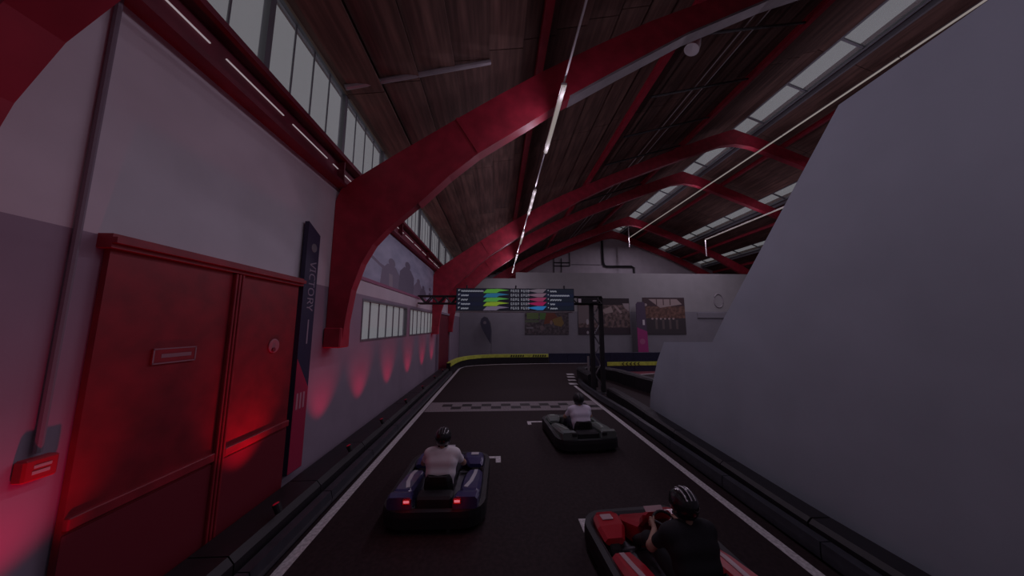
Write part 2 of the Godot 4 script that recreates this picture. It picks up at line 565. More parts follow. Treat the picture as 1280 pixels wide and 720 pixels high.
func roof():
	# outer skin, open where the roof lights are
	var c := base("ceiling")
	structure(c, "dark brown timber-lined roof slope over the track", "ceiling")
	var st := mb(); roof_slab(st, -3.46, RIDGE_X, 7.0, -35.0, 0.12, 0.2); build(st, "roof_skin", M.window_frame_brown, c)
	# lapped boards: each course tilts a little and covers the edge of the one below
	var bays := [-6.6, -2.4, 1.75, 6.0, 10.6, 15.2, 19.9, 24.4, 28.9, 34.2]
	var courses := []
	var x := -3.3
	while x < RIDGE_X - 0.5:
		courses.append(x); x += 0.76
	for i in courses.size():
		for j in bays.size() - 1:
			var xa: float = courses[i]
			var xb: float = minf(xa + 0.80, RIDGE_X)
			st = mb()
			var za: float = -bays[j] - 0.01
			var zb: float = -bays[j + 1] + 0.01
			var ya := roof_y(xa) + 0.06
			var yb := roof_y(xb) - (0.16 if i < 5 else 0.10)
			var ring := [Vector3(xa, ya, za), Vector3(xb, yb, za), Vector3(xb, yb, zb), Vector3(xa, ya, zb)]
			var top := []
			for v in ring: top.append(v + Vector3(0, 0.035, 0))
			loft(st, [ring, top])
			build(st, "roof_board", M.deck[rng.randi() % 4], c)
	# right-hand slope
	c = base("ceiling")
	structure(c, "brown far roof slope with glazed strips", "ceiling")
	var solid := [[RIDGE_X, 13.9], [14.8, 19.45], [20.35, 23.8], [24.65, 30.9]]
	for s in solid:
		st = mb(); roof_slab(st, s[0], s[1], 7.0, -35.0, 0.10, 0.2); build(st, "roof_skin", M.window_frame_brown, c)
		var xx: float = s[0]
		while xx < s[1] - 0.3:
			var xe := minf(xx + 1.0, s[1])
			for j in bays.size() - 1:
				st = mb()
				roof_slab(st, xx, xe - 0.015, -bays[j] - 0.01, -bays[j + 1] + 0.01, 0.0, 0.05)
				build(st, "roof_board", M.deck[rng.randi() % 4], c)
			xx = xe
	# glazed strips in that slope
	var n := 22
	for s in [[13.9, 14.8, "row just past the ridge"], [19.45, 20.35, "middle row of the far slope"], [23.8, 24.65, "lowest row of the far slope"]]:
		var k := 0
		var d := -6.0
		while d < 34.0:
			var win := base("window_%d" % n, Vector3(s[0], roof_y(s[0]) + 0.05, -d)); n += 1
			structure(win, "long roof light pane strip, " + s[2], "window")
			var b := Basis(Vector3(0, 0, 1), -atan(SLOPE))
			win.basis = b
			var wd: float = (s[1] - s[0]) / cos(atan(SLOPE))
			st = mb(); bx(st, Vector3(0.02, 0, -2.28), Vector3(wd - 0.02, 0.01, -0.08)); build(st, "pane", M.pane, win)
			st = mb()
			bx(st, Vector3(0, -0.05, -0.08), Vector3(wd, 0.03, 0)); bx(st, Vector3(-0.06, -0.06, -2.28), Vector3(0.02, 0.04, 0)); bx(st, Vector3(wd - 0.02, -0.12, -2.28), Vector3(wd + 0.06, 0.04, 0))
			build(st, "window_frame", M.frame, win)
			d += 2.28; k += 1
		# grey kerb below the glazing
		st = mb()
		bx(st, Vector3(s[1] + 0.06, roof_y(s[1]) - 0.28, -34.1), Vector3(s[1] + 0.16, roof_y(s[1]) - 0.09, 6.3))
		tag(build(st, "gutter_board", M.frame), "dark grey board under the roof glazing, " + s[2], "board")
	# long red purlins
	var names := ["over the left edge of the track", "second from the left windows", "nearest the ridge on the near slope", "under the long light line beside the ridge", "middle of the far slope", "lowest on the far slope"]
	var px := [1.0, 5.0, 10.4, 16.4, 22.0, 26.0]
	for k in 6:
		st = mb()
		var y := roof_y(px[k]) - 0.13
		for s in [0.0, 0.20]:
			bx(st, Vector3(px[k] - 0.09, y - s - 0.03, -34.1), Vector3(px[k] + 0.09, y - s, 6.3))
		bx(st, Vector3(px[k] - 0.02, y - 0.2, -34.1), Vector3(px[k] + 0.02, y - 0.03, 6.3))
		tag(build(st, "purlin", M.red_steel), "long red steel purlin running along the roof, " + names[k], "beam", "red roof purlins")
	# joists, struts and a thin conduit between the purlins
	for k in 9:
		st = mb()
		var d := 2.6 + 2.3 * k
		var pts := [Vector3(5.5, roof_y(5.5) - 0.25, -d), Vector3(10.3, roof_y(10.3) - 0.25, -d - 1.1)]
		tube(st, pts, 0.04, 6)
		tag(build(st, "roof_brace", M.black), "thin dark diagonal brace between two red purlins, %s from the viewer" % ORD[k], "brace", "dark roof braces")
	for k in 2:
		st = mb(); tube(st, [Vector3(8.0 - 0.5 * k, roof_y(8.0 - 0.5 * k) - 0.2, -3), Vector3(8.0 - 0.5 * k, roof_y(8.0 - 0.5 * k) - 0.2, -30)], 0.018, 6)
		tag(build(st, "conduit", M.rail), "thin pale conduit under the roof between red purlins, %s of the pair" % ["right", "left"][k], "conduit", "roof conduits")
	st = mb(); tube(st, [Vector3(WL + 0.1, 7.62, -5.75), Vector3(-0.2, roof_y(-0.2) - 0.2, -6.05)], 0.055, 8)
	tag(build(st, "roof_strut", M.grey_steel), "grey strut rising from the clerestory windows to the boarded roof", "strut")

# ---------------------------------------------------------------- red arch frames
const LOWER := [[-2.98, 2.3], [-2.94, 2.8], [-2.86, 3.4], [-2.70, 3.93], [-2.50, 4.32], [-2.23, 4.64], [-1.63, 5.2], [-1.02, 5.82], [-0.42, 6.34], [0.59, 7.03], [1.55, 7.7], [2.7, 8.42], [4.35, 9.42], [6.41, 10.45], [9.0, 11.5], [11.2, 12.35], [12.6, 12.86], [13.5, 13.0]]
const UPPER := [[13.5, 13.9], [12.0, 13.38], [9.0, 12.18], [6.0, 10.86], [3.5, 9.72], [2.2, 9.02], [0.98, 8.32], [0.0, 7.70], [-0.9, 7.10], [-2.06, 6.31], [-2.95, 5.68], [-3.2, 5.46], [-3.29, 5.2], [-3.29, 2.3]]

func arches():
	var words := ["nearest, filling the upper left corner", "its knee beside the dark tall banner", "third from the viewer, rising behind the result board", "fourth from the viewer", "fifth from the viewer", "farthest, against the pale gable wall"]
	for i in FRAMES.size():
		var fr := base("arch_frame", Vector3(0, 0, -FRAMES[i]))
		tag(fr, "red steel arch frame spanning the hall, " + words[i], "arch", "red arch frames")
		for side in [1, -1]:
			var poly := PackedVector2Array()
			for p in LOWER: poly.append(Vector2(p[0], p[1]) if side == 1 else Vector2(2 * RIDGE_X - p[0], p[1]))
			for p in UPPER: poly.append(Vector2(p[0], p[1]) if side == 1 else Vector2(2 * RIDGE_X - p[0], p[1]))
			var st := mb()
			prism_z(st, poly, -0.11, 0.11)
			build(st, "arch_half", M.red_steel, fr)
			# flange along the underside
			st = mb()
			var rings := []
			for k in range(6, LOWER.size()):
				if i == 1 and LOWER[k][0] > 1.6: break
				var p: Array = LOWER[k]
				var x: float = p[0] if side == 1 else 2 * RIDGE_X - p[0]
				rings.append([Vector3(x, p[1] - 0.03, -0.14), Vector3(x, p[1] - 0.03, 0.14), Vector3(x, p[1] + 0.01, 0.14), Vector3(x, p[1] + 0.01, -0.14)])
			loft(st, rings)
			build(st, "lower_flange", M.red_steel, fr)
			if i == 1:
				st = mb(); rings = []
				for k in range(10, LOWER.size()):
					var p: Array = LOWER[k]
					var x: float = p[0] if side == 1 else 2 * RIDGE_X - p[0]
					rings.append([Vector3(x, p[1] - 0.05, -0.15), Vector3(x, p[1] - 0.05, 0.15), Vector3(x, p[1] + 0.01, 0.15), Vector3(x, p[1] + 0.01, -0.15)])
				loft(st, rings)
				tag(build(st, "grey_flange", M.grey_steel, fr), "pale grey lower flange", "")
			# splice cover and foot
			st = mb()
			var a := Vector2(-0.9, 7.10); var b := Vector2(-0.42, 6.34)
			var dir := (b - a).normalized(); var nn := Vector2(-dir.y, dir.x) * 0.03
			var sp := PackedVector2Array()
			for v in [a + nn, a - nn, b - nn, b + nn]: sp.append(v if side == 1 else Vector2(2 * RIDGE_X - v.x, v.y))
			prism_z(st, sp, -0.135, 0.135)
			build(st, "splice_plate", M.red_steel, fr)
			st = mb()
			var cx := -3.13 if side == 1 else 2 * RIDGE_X + 3.13
			cbox(st, Vector3(cx, 2.47, 0), Vector3(0.32, 0.38, 0.36), 0.02)
			build(st, "foot", M.red_steel, fr)

# ---------------------------------------------------------------- things on the left wall
func left_wall_things():
	# long red gutter beam under the clerestory
	var g := base("eaves_beam", Vector3(WL, 5.5, 0))
	tag(g, "long dark red beam along the left wall below the clerestory", "beam")
	var st := mb()
	bx(st, Vector3(0, 0, -34), Vector3(0.06, 0.58, 6.3)); bx(st, Vector3(0.06, 0.50, -34), Vector3(0.24, 0.58, 6.3)); bx(st, Vector3(0.06, 0, -34), Vector3(0.20, 0.07, 6.3))
	build(st, "channel", M.red_dark, g)
	for k in 9:
		var z := -2.1 - k * 3.7
		st = mb(); bx(st, Vector3(0.06, 0.07, z - 0.02), Vector3(0.19, 0.5, z + 0.02)); build(st, "stiffener", M.red_dark, g)
	# red double door
	var d := base("door_1", Vector3(WL, 0, -2.55))
	structure(d, "dark red double sliding door in the left wall", "door")
	st = mb()
	bx(st, Vector3(0, 3.34, -2.42), Vector3(0.12, 3.46, 0.02)); bx(st, Vector3(0.12, 3.38, -2.42), Vector3(0.16, 3.43, 0.02))
	build(st, "track_rail", M.door_trim, d)
	for leaf in [[-1.18, -0.02], [-2.38, -1.30]]:
		st = mb()
		bx(st, Vector3(0.02, 0.05, leaf[0]), Vector3(0.07, 3.34, leaf[1]))
		var lf := build(st, "door_leaf", M.door, d)
		st = mb()
		cbox(st, Vector3(0.085, 1.22, (leaf[0] + leaf[1]) / 2), Vector3(0.05, 0.09, leaf[1] - leaf[0]), 0.008)
		build(st, "cross_rail", M.door_trim, lf)
		st = mb()
		bx(st, Vector3(0.07, 0.05, leaf[0]), Vector3(0.078, 1.14, leaf[1]))
		build(st, "kick_plate", mat(lin(0.17, 0.010, 0.022), 0.55), lf)
	for z in [-1.20, -1.245, -1.29]:
		st = mb(); cbox(st, Vector3(0.075, 1.7, z), Vector3(0.07, 3.26, 0.028), 0.006); build(st, "meeting_stile", M.door_trim, d)
	# white outlined plate and round badge on the leaves
	st = mb()
	cbox(st, Vector3(0.078, 2.41, -0.63), Vector3(0.016, 0.15, 0.40), 0.003)
	var sg := build(st, "door_sign", M.door_trim)
	sg.position = d.position
	tag(sg, "small framed nameplate on the left leaf of the red door", "sign")
	st = mb()
	for s in [[0.068, 0.40, 0.012], [-0.068, 0.40, 0.012]]:
		bx(st, Vector3(0.086, 2.41 + s[0] - 0.006, -0.83), Vector3(0.089, 2.41 + s[0] + 0.006, -0.43))
	for z in [-0.83, -0.442]:
		bx(st, Vector3(0.086, 2.342, z), Vector3(0.089, 2.478, z + 0.012))
	bx(st, Vector3(0.086, 2.392, -0.78), Vector3(0.089, 2.428, -0.50))
	build(st, "border", mat(lin(0.30, 0.16, 0.19), 0.5), sg)
	st = mb()
	lathe(st, [[0.0, 0.0], [0.10, 0.0], [0.10, 0.012], [0.085, 0.016], [0.0, 0.016]], 20, Transform3D(Basis(Vector3(0, 0, 1), -PI / 2), Vector3(WL + 0.072, 2.41, -4.5)))
	var bd := build(st, "door_badge", mat(lin(0.40, 0.12, 0.15), 0.5))
	tag(bd, "round pale badge on the right leaf of the red door", "badge")
	st = mb(); lathe(st, [[0.0, 0.0], [0.03, 0.0], [0.03, 0.02], [0.0, 0.02]], 12, Transform3D(Basis(Vector3(0, 0, 1), -PI / 2), Vector3(WL + 0.084, 2.36, -4.48))); build(st, "keyhole", M.red_dark, bd)
	# conduit and call box left of the door
	st = mb(); tube(st, [Vector3(WL + 0.03, 5.5, -2.38), Vector3(WL + 0.03, 1.8, -2.40)], 0.022, 8)
	tag(build(st, "wall_conduit", mat(lin(0.22, 0.18, 0.22), 0.6)), "thin grey conduit down the pale wall to the red call box", "conduit")
	var cb := base("call_box", Vector3(WL, 1.7, -2.40))
	tag(cb, "small red call box with white marking left of the red door", "call box")
	st = mb(); cbox(st, Vector3(0.04, 0, 0), Vector3(0.08, 0.15, 0.17), 0.012); build(st, "housing", M.red_plastic, cb)
	st = mb(); bx(st, Vector3(0.08, 0.01, -0.045), Vector3(0.083, 0.03, 0.04)); bx(st, Vector3(0.08, -0.03, -0.04), Vector3(0.083, -0.008, 0.045)); build(st, "marking", mat(lin(0.5, 0.36, 0.36), 0.5), cb)
	# tall banner box standing at the wall
	var bn := base("wall_banner", Vector3(WL + 0.03, 0.42, -5.0))
	tag(bn, "tall narrow dark blue and red banner beside the red door", "banner")
	st = mb()
	prism_x(st, PackedVector2Array([Vector2(0, 0), Vector2(0.34, 0), Vector2(0.34, 3.88), Vector2(0, 4.04)]), 0.0, 0.07)
	build(st, "board", M.navy, bn)
	st = mb()
	prism_x(st, PackedVector2Array([Vector2(0.004, 0.01), Vector2(0.336, 0.01), Vector2(0.336, 1.25), Vector2(0.004, 1.75)]), 0.07, 0.074)
	build(st, "red_field", mat(lin(0.40, 0.02, 0.07), 0.5), bn)
	var print_grey := mat(lin(0.30, 0.28, 0.34), 0.6)
	var font := SystemFont.new(); font.font_names = PackedStringArray(["Droid Sans"])
	var tm := TextMesh.new(); tm.text = "VICTORY"; tm.font = font; tm.font_size = 48; tm.pixel_size = 0.0046; tm.depth = 0.003
	var to := put(tm, "lettering", print_grey, bn)
	to.basis = Basis(Vector3(0, 1, 0), PI / 2) * Basis(Vector3(0, 0, 1), -PI / 2)
	to.position = Vector3(0.072, 2.95, -0.20)
	st = mb(); lathe(st, [[0.0, 0.0], [0.075, 0.0], [0.075, 0.004], [0.0, 0.004]], 18, Transform3D(Basis(Vector3(0, 0, 1), -PI / 2), Vector3(0.07, 3.62, -0.19)), Vector3(1, 1, 1)); build(st, "emblem", M.frame, bn)
	st = mb(); bx(st, Vector3(0.07, 1.98, -0.215), Vector3(0.073, 2.38, -0.185)); build(st, "small_print", print_grey, bn)
	st = mb()
	for k in 3: bx(st, Vector3(0.074, 0.95, -0.26 + k * 0.08), Vector3(0.077, 1.20, -0.215 + k * 0.08))
	build(st, "logo", mat(lin(0.55, 0.22, 0.28), 0.5), bn)
	# large printed mural under the eaves beam
	var im := Image.create(640, 160, false, Image.FORMAT_RGB8)
	var nz := FastNoiseLite.new(); nz.seed = 4; nz.frequency = 0.012
	for y in 160:
		for x in 640:
			var v := nz.get_noise_2d(x, y * 2) * 0.12
			im.set_pixel(x, y, lin(0.40 + v, 0.44 + v, 0.56 + v))
	var dark := lin(0.15, 0.14, 0.20)
	var mid := lin(0.22, 0.20, 0.27)
	for s in [[215, 70, 1.25, mid], [330, 48, 1.35, dark], [440, 84, 1.0, mid], [500, 100, 0.85, dark]]:
		var cx: float = s[0]; var ty: float = s[1]; var k: float = s[2]
		ellipse(im, Vector2(cx, ty + 9 * k), Vector2(17 * k, 10 * k), s[3])
		fill_poly(im, [Vector2(cx - 20 * k, ty + 16 * k), Vector2(cx + 20 * k, ty + 16 * k), Vector2(cx + 46 * k, ty + 32 * k), Vector2(cx + 50 * k, 160), Vector2(cx - 50 * k, 160), Vector2(cx - 44 * k, ty + 32 * k)], s[3])
	fill_poly(im, [Vector2(200, 116), Vector2(222, 116), Vector2(226, 152), Vector2(204, 152)], lin(0.33, 0.3, 0.34))
	ellipse(im, Vector2(590, 100), Vector2(15, 8), dark); ellipse(im, Vector2(590, 124), Vector2(15, 8), dark)
	fill_poly(im, [Vector2(70, 80), Vector2(150, 100), Vector2(200, 104), Vector2(160, 110), Vector2(80, 92)], mid)
	im.fill_rect(Rect2i(0, 152, 640, 8), lin(0.33, 0.10, 0.19))
	var mu := base("mural", Vector3(WL + 0.002, 3.8, -6.2))
	tag(mu, "wide blue-grey printed mural with dark figures above the low windows", "mural")
	st = mb(); bx(st, Vector3(0, 0, -8.82), Vector3(0.02, 1.68, 0)); build(st, "board", M.frame, mu)
	put(sheet(Vector3(0.023, 0, 0), Vector3(0, 0, -8.82), Vector3(0, 1.68, 0)), "print", picture(im), mu)
	# dark red door at the far end of the left wall
	d = base("door_2", Vector3(WL, 0, -16.4))
	structure(d, "dark red narrow door past the third arch on the left wall", "door")
	st = mb(); bx(st, Vector3(0, 0, -3.6), Vector3(0.08, 3.35, 0)); build(st, "door_leaf", M.red_dark, d)
	st = mb(); bx(st, Vector3(0, 3.35, -3.7), Vector3(0.14, 3.47, 0.1)); bx(st, Vector3(0, 0, 0), Vector3(0.14, 3.35, 0.1)); bx(st, Vector3(0, 0, -3.7), Vector3(0.14, 3.35, -3.6)); build(st, "door_frame", M.wall_lower, d)

# ---------------------------------------------------------------- far end
func noise_fill(im: Image, c: Color, amp: float, sd: int):
	var nz := FastNoiseLite.new(); nz.seed = sd; nz.frequency = 0.05
	for y in im.get_height():
		for x in im.get_width():
			var v := 1.0 + nz.get_noise_2d(x, y) * amp
			im.set_pixel(x, y, Color(c.r * v, c.g * v, c.b * v))

func far_end():
	var zf := -25.99
	# three printed photographs on the cross wall
	var im := Image.create(224, 120, false, Image.FORMAT_RGB8)
	noise_fill(im, lin(0.10, 0.085, 0.09), 0.5, 21)
	im.fill_rect(Rect2i(10, 4, 60, 34), lin(0.14, 0.22, 0.07)); im.fill_rect(Rect2i(76, 4, 32, 36), lin(0.10, 0.24, 0.06))
	im.fill_rect(Rect2i(0, 44, 70, 12), lin(0.12, 0.16, 0.09))
	fill_poly(im, [Vector2(110, 4), Vector2(150, 4), Vector2(170, 30), Vector2(130, 60), Vector2(96, 66)], lin(0.20, 0.07, 0.04))
	fill_poly(im, [Vector2(140, 40), Vector2(186, 22), Vector2(200, 60), Vector2(186, 80), Vector2(150, 70)], lin(0.26, 0.18, 0.06))
	ellipse(im, Vector2(86, 84), Vector2(10, 14), lin(0.20, 0.15, 0.15)); ellipse(im, Vector2(134, 56), Vector2(7, 12), lin(0.30, 0.2, 0.17))
	im.fill_rect(Rect2i(8, 82, 34, 6), lin(0.24, 0.24, 0.26))
	wall_print(Vector3(2.38, 1.93, zf), 3.86, 1.96, im, "dark wall print with green and orange patches under the result board")
	im = Image.create(264, 180, false, Image.FORMAT_RGB8)
	noise_fill(im, lin(0.17, 0.12, 0.11), 0.6, 22)
	fill_poly(im, [Vector2(0, 40), Vector2(100, 34), Vector2(106, 120), Vector2(0, 126)], lin(0.24, 0.20, 0.20))
	im.fill_rect(Rect2i(0, 0, 264, 34), lin(0.04, 0.03, 0.035))
	fill_poly(im, [Vector2(120, 60), Vector2(170, 40), Vector2(180, 70), Vector2(140, 78)], lin(0.45, 0.36, 0.33))
	fill_poly(im, [Vector2(184, 40), Vector2(196, 38), Vector2(226, 72), Vector2(214, 76)], lin(0.42, 0.32, 0.30)); fill_poly(im, [Vector2(228, 26), Vector2(262, 26), Vector2(262, 66), Vector2(240, 50)], lin(0.42, 0.36, 0.36))
	im.fill_rect(Rect2i(0, 146, 264, 34), lin(0.06, 0.045, 0.055))
	for k in 9: ellipse(im, Vector2(130 + k * 14, 118 + (k % 3) * 5), Vector2(5, 12), lin(0.22 if k % 2 else 0.08, 0.15 if k % 2 else 0.06, 0.14 if k % 2 else 0.07))
	ellipse(im, Vector2(46, 118), Vector2(7, 14), lin(0.5, 0.47, 0.48)); ellipse(im, Vector2(46, 170), Vector2(6, 8), lin(0.45, 0.42, 0.43))
	wall_print(Vector3(7.1, 1.93, zf), 4.66, 3.2, im, "large brown wall print of a crowded hall behind the gantry tower")
	im = Image.create(220, 184, false, Image.FORMAT_RGB8)
	noise_fill(im, lin(0.18, 0.10, 0.075), 0.4, 23)
	im.fill_rect(Rect2i(0, 0, 220, 44), lin(0.08, 0.05, 0.055))
	fill_poly(im, [Vector2(30, 8), Vector2(180, 8), Vector2(206, 34), Vector2(90, 52)], lin(0.45, 0.36, 0.33))
	for k in 3: im.fill_rect(Rect2i(70 + k * 36, 4, 5, 34), lin(0.12, 0.08, 0.08))
	im.fill_rect(Rect2i(0, 104, 220, 80), lin(0.07, 0.06, 0.065))
	for k in 6: ellipse(im, Vector2(46 + k * 22, 106), Vector2(6, 5), lin(0.48, 0.38, 0.34))
	for k in 4: im.fill_rect(Rect2i(60 + k * 36, 112, 12, 46), lin(0.15, 0.12, 0.115))
	ellipse(im, Vector2(14, 36), Vector2(8, 7), lin(0.45, 0.38, 0.36))
	wall_print(Vector3(13.0, 1.93, zf), 3.85, 3.28, im, "brown wall print with a white roof light at its top right of the pink banner")
	# feather flag leaning on the wall, left of the prints
	var fl := base("feather_flag", Vector3(-1.0, 0, -25.2))
	tag(fl, "dark drop-shaped flag standing before the far grey wall", "flag")
	var st := mb()
	var out := PackedVector2Array([Vector2(0.44, 1.15), Vector2(0.46, 2.3), Vector2(0.36, 2.95), Vector2(0.12, 3.35), Vector2(-0.16, 3.44), Vector2(-0.38, 3.28), Vector2(-0.46, 2.95), Vector2(-0.36, 2.55), Vector2(-0.10, 2.05), Vector2(0.20, 1.55)])
	prism_z(st, out, -0.008, 0.008); build(st, "cloth", mat(lin(0.055, 0.055, 0.085), 0.7), fl)
	st = mb(); tube(st, [Vector3(0.47, 0.0, 0), Vector3(0.49, 1.5, 0), Vector3(0.49, 2.3, 0), Vector3(0.38, 2.98, 0), Vector3(0.12, 3.38, 0), Vector3(-0.16, 3.46, 0)], 0.015, 6); build(st, "pole", M.black, fl)
	st = mb(); cbox(st, Vector3(0.47, 0.03, 0), Vector3(0.5, 0.06, 0.5), 0.01); build(st, "stand", M.black, fl)
	st = mb(); lathe(st, [[0, 0], [0.13, 0], [0.13, 0.004], [0, 0.004]], 16, Transform3D(Basis(Vector3(1, 0, 0), PI / 2), Vector3(-0.08, 2.95, 0.008))); build(st, "emblem", mat(lin(0.2, 0.18, 0.2), 0.6), fl)
	# pink banner between the prints
	var bn := base("roll_banner", Vector3(12.0, 0, -25.2))
	tag(bn, "tall purple and pink banner standing between two brown wall prints", "banner")
	st = mb(); prism_z(st, PackedVector2Array([Vector2(0, 0.1), Vector2(0.92, 0.1), Vector2(0.80, 4.6), Vector2(0.70, 4.75), Vector2(0.15, 4.75), Vector2(0.0, 4.55)]), -0.02, 0.02); build(st, "cloth", mat(lin(0.11, 0.08, 0.13), 0.6), bn)
	st = mb(); prism_z(st, PackedVector2Array([Vector2(0.0, 0.12), Vector2(0.92, 0.12), Vector2(0.88, 2.2), Vector2(0.0, 2.55)]), 0.02, 0.024); build(st, "pink_field", mat(lin(0.42, 0.05, 0.22), 0.6), bn)
	st = mb(); bx(st, Vector3(0.52, 2.75, 0.02), Vector3(0.70, 3.2, 0.026)); build(st, "lettering", M.white, bn)
	st = mb(); lathe(st, [[0, 0], [0.24, 0], [0.24, 0.004], [0, 0.004]], 16, Transform3D(Basis(Vector3(1, 0, 0), PI / 2), Vector3(0.42, 1.35, 0.024))); build(st, "emblem", mat(lin(0.5, 0.14, 0.30), 0.6), bn)
	st = mb(); cbox(st, Vector3(0.46, 0.06, 0), Vector3(0.9, 0.12, 0.3), 0.01); build(st, "stand", M.black, bn)
	# ring mark and a dark vent on the cross wall
	st = mb(); var ring := []
	for k in 20: ring.append(Vector3(20.1 + 0.42 * cos(TAU * k / 20), 4.95 + 0.62 * sin(TAU * k / 20), zf + 0.02))
	tube(st, ring, 0.05, 6, true)
	tag(build(st, "wall_emblem", mat(lin(0.34, 0.32, 0.34), 0.6)), "faint grey ring on the pale far wall right of the prints", "emblem")
	st = mb(); cbox(st, Vector3(19.6, 3.62, zf + 0.03), Vector3(3.2, 0.5, 0.12), 0.02)
	tag(build(st, "wall_vent", M.far_lower), "long grey box low on the far wall right of the prints", "box")
	# pipes and a ladder frame on the gable
	st = mb(); tube(st, [Vector3(12.45, 12.8, -34.02), Vector3(12.5, 10.2, -34.02), Vector3(12.62, 9.8, -34.02), Vector3(12.95, 9.68, -34.02), Vector3(15.9, 9.7, -34.02), Vector3(16.2, 9.55, -34.02), Vector3(16.2, 8.2, -34.02)], 0.13, 10)
	tag(build(st, "gable_pipe", M.black), "black bent pipe running down the pale gable wall", "pipe")
	var ld := base("gable_ladder", Vector3(6.6, 8.2, -34.1))
	tag(ld, "thin black ladder frame on the pale gable wall", "ladder")
	for x in [0.0, 0.9]:
		st = mb(); tube(st, [Vector3(x, 0, 0), Vector3(x, 2.4, 0)], 0.05, 6); build(st, "rail", M.black, ld)
	for y in [1.5, 1.9]:
		st = mb(); tube(st, [Vector3(0, y, 0), Vector3(1.9, y, 0)], 0.06, 6); build(st, "rung", M.black, ld)
	st = mb(); tube(st, [Vector3(1.9, 1.5, 0), Vector3(1.9, 3.1, 0)], 0.05, 6); build(st, "rail", M.black, ld)
	st = mb(); tube(st, [Vector3(8.7, 9.9, -34.15), Vector3(12.5, 9.9, -34.15)], 0.03, 6)
	tag(build(st, "gable_cable", M.frame), "thin grey cable across the pale gable wall", "cable")

func wall_print(o: Vector3, w: float, h: float, im: Image, label: String):
	var p := base("wall_print", o)
	tag(p, label, "print", "prints on the far wall")
	var st := mb(); bx(st, Vector3(0, 0, 0), Vector3(w, h, 0.05)); build(st, "board", M.black, p)
	put(sheet(Vector3(0, 0, 0.053), Vector3(w, 0, 0), Vector3(0, h, 0)), "print", picture(im), p)

# ---------------------------------------------------------------- lamps
func strip_lamp(at: Vector3, length: float, energy: float, label: String, group: String, up := 0.0, side := 0.0, col := Color(0.97, 0.89, 1.0)):
	var l := base("strip_light", at)
	tag(l, label, "strip light", group)
	var st := mb()
	cbox(st, Vector3(0, 0.045, -length / 2), Vector3(0.10, 0.05, length), 0.008)
	build(st, "housing", M.rail, l)
	st = mb()
	var ring0 := []; var ring1 := []
	for k in 9:
		var a := PI * k / 8.0
		ring0.append(Vector3(cos(a) * 0.045, 0.02 - sin(a) * 0.04, 0)); ring1.append(Vector3(cos(a) * 0.045, 0.02 - sin(a) * 0.04, -length))
	loft(st, [ring0, ring1])
	build(st, "light_tube", M.tube, l)
	lamp_face(l, length, -0.035, -90, energy, col)
	if up > 0: lamp_face(l, length, 0.085, 90, up, col)
	# the tube also shines sideways; points next to an arch are left out
	if side > 0:
		for k in 4:
			var dz := length * (0.1 + 0.8 * k / 3.0)
			var clear := true
			for f in FRAMES:
				var ahead: float = f - (dz - at.z)
				if ahead > -0.6 and ahead < 0.92: clear = false
			if not clear: continue
			var om := OmniLight3D.new()
			om.name = part_name(l, "lamp")
			om.light_energy = side / 4.0
			om.light_color = col
			om.light_size = 0.05
			om.omni_range = 60.0
			om.shadow_enabled = true
			l.add_child(om)
			om.position = Vector3(0, -0.10, -dz)
	return l

func lamp_face(l: Node3D, length: float, y: float, turn: float, energy: float, col: Color):
	var a := AreaLight3D.new()
	a.name = part_name(l, "lamp")
	a.area_size = Vector2(0.09, length)
	a.light_energy = energy
	a.light_color = col
	a.area_range = 60.0
	a.shadow_enabled = true
	l.add_child(a)
	a.position = Vector3(0, y, -length / 2)
	a.rotation_degrees.x = turn

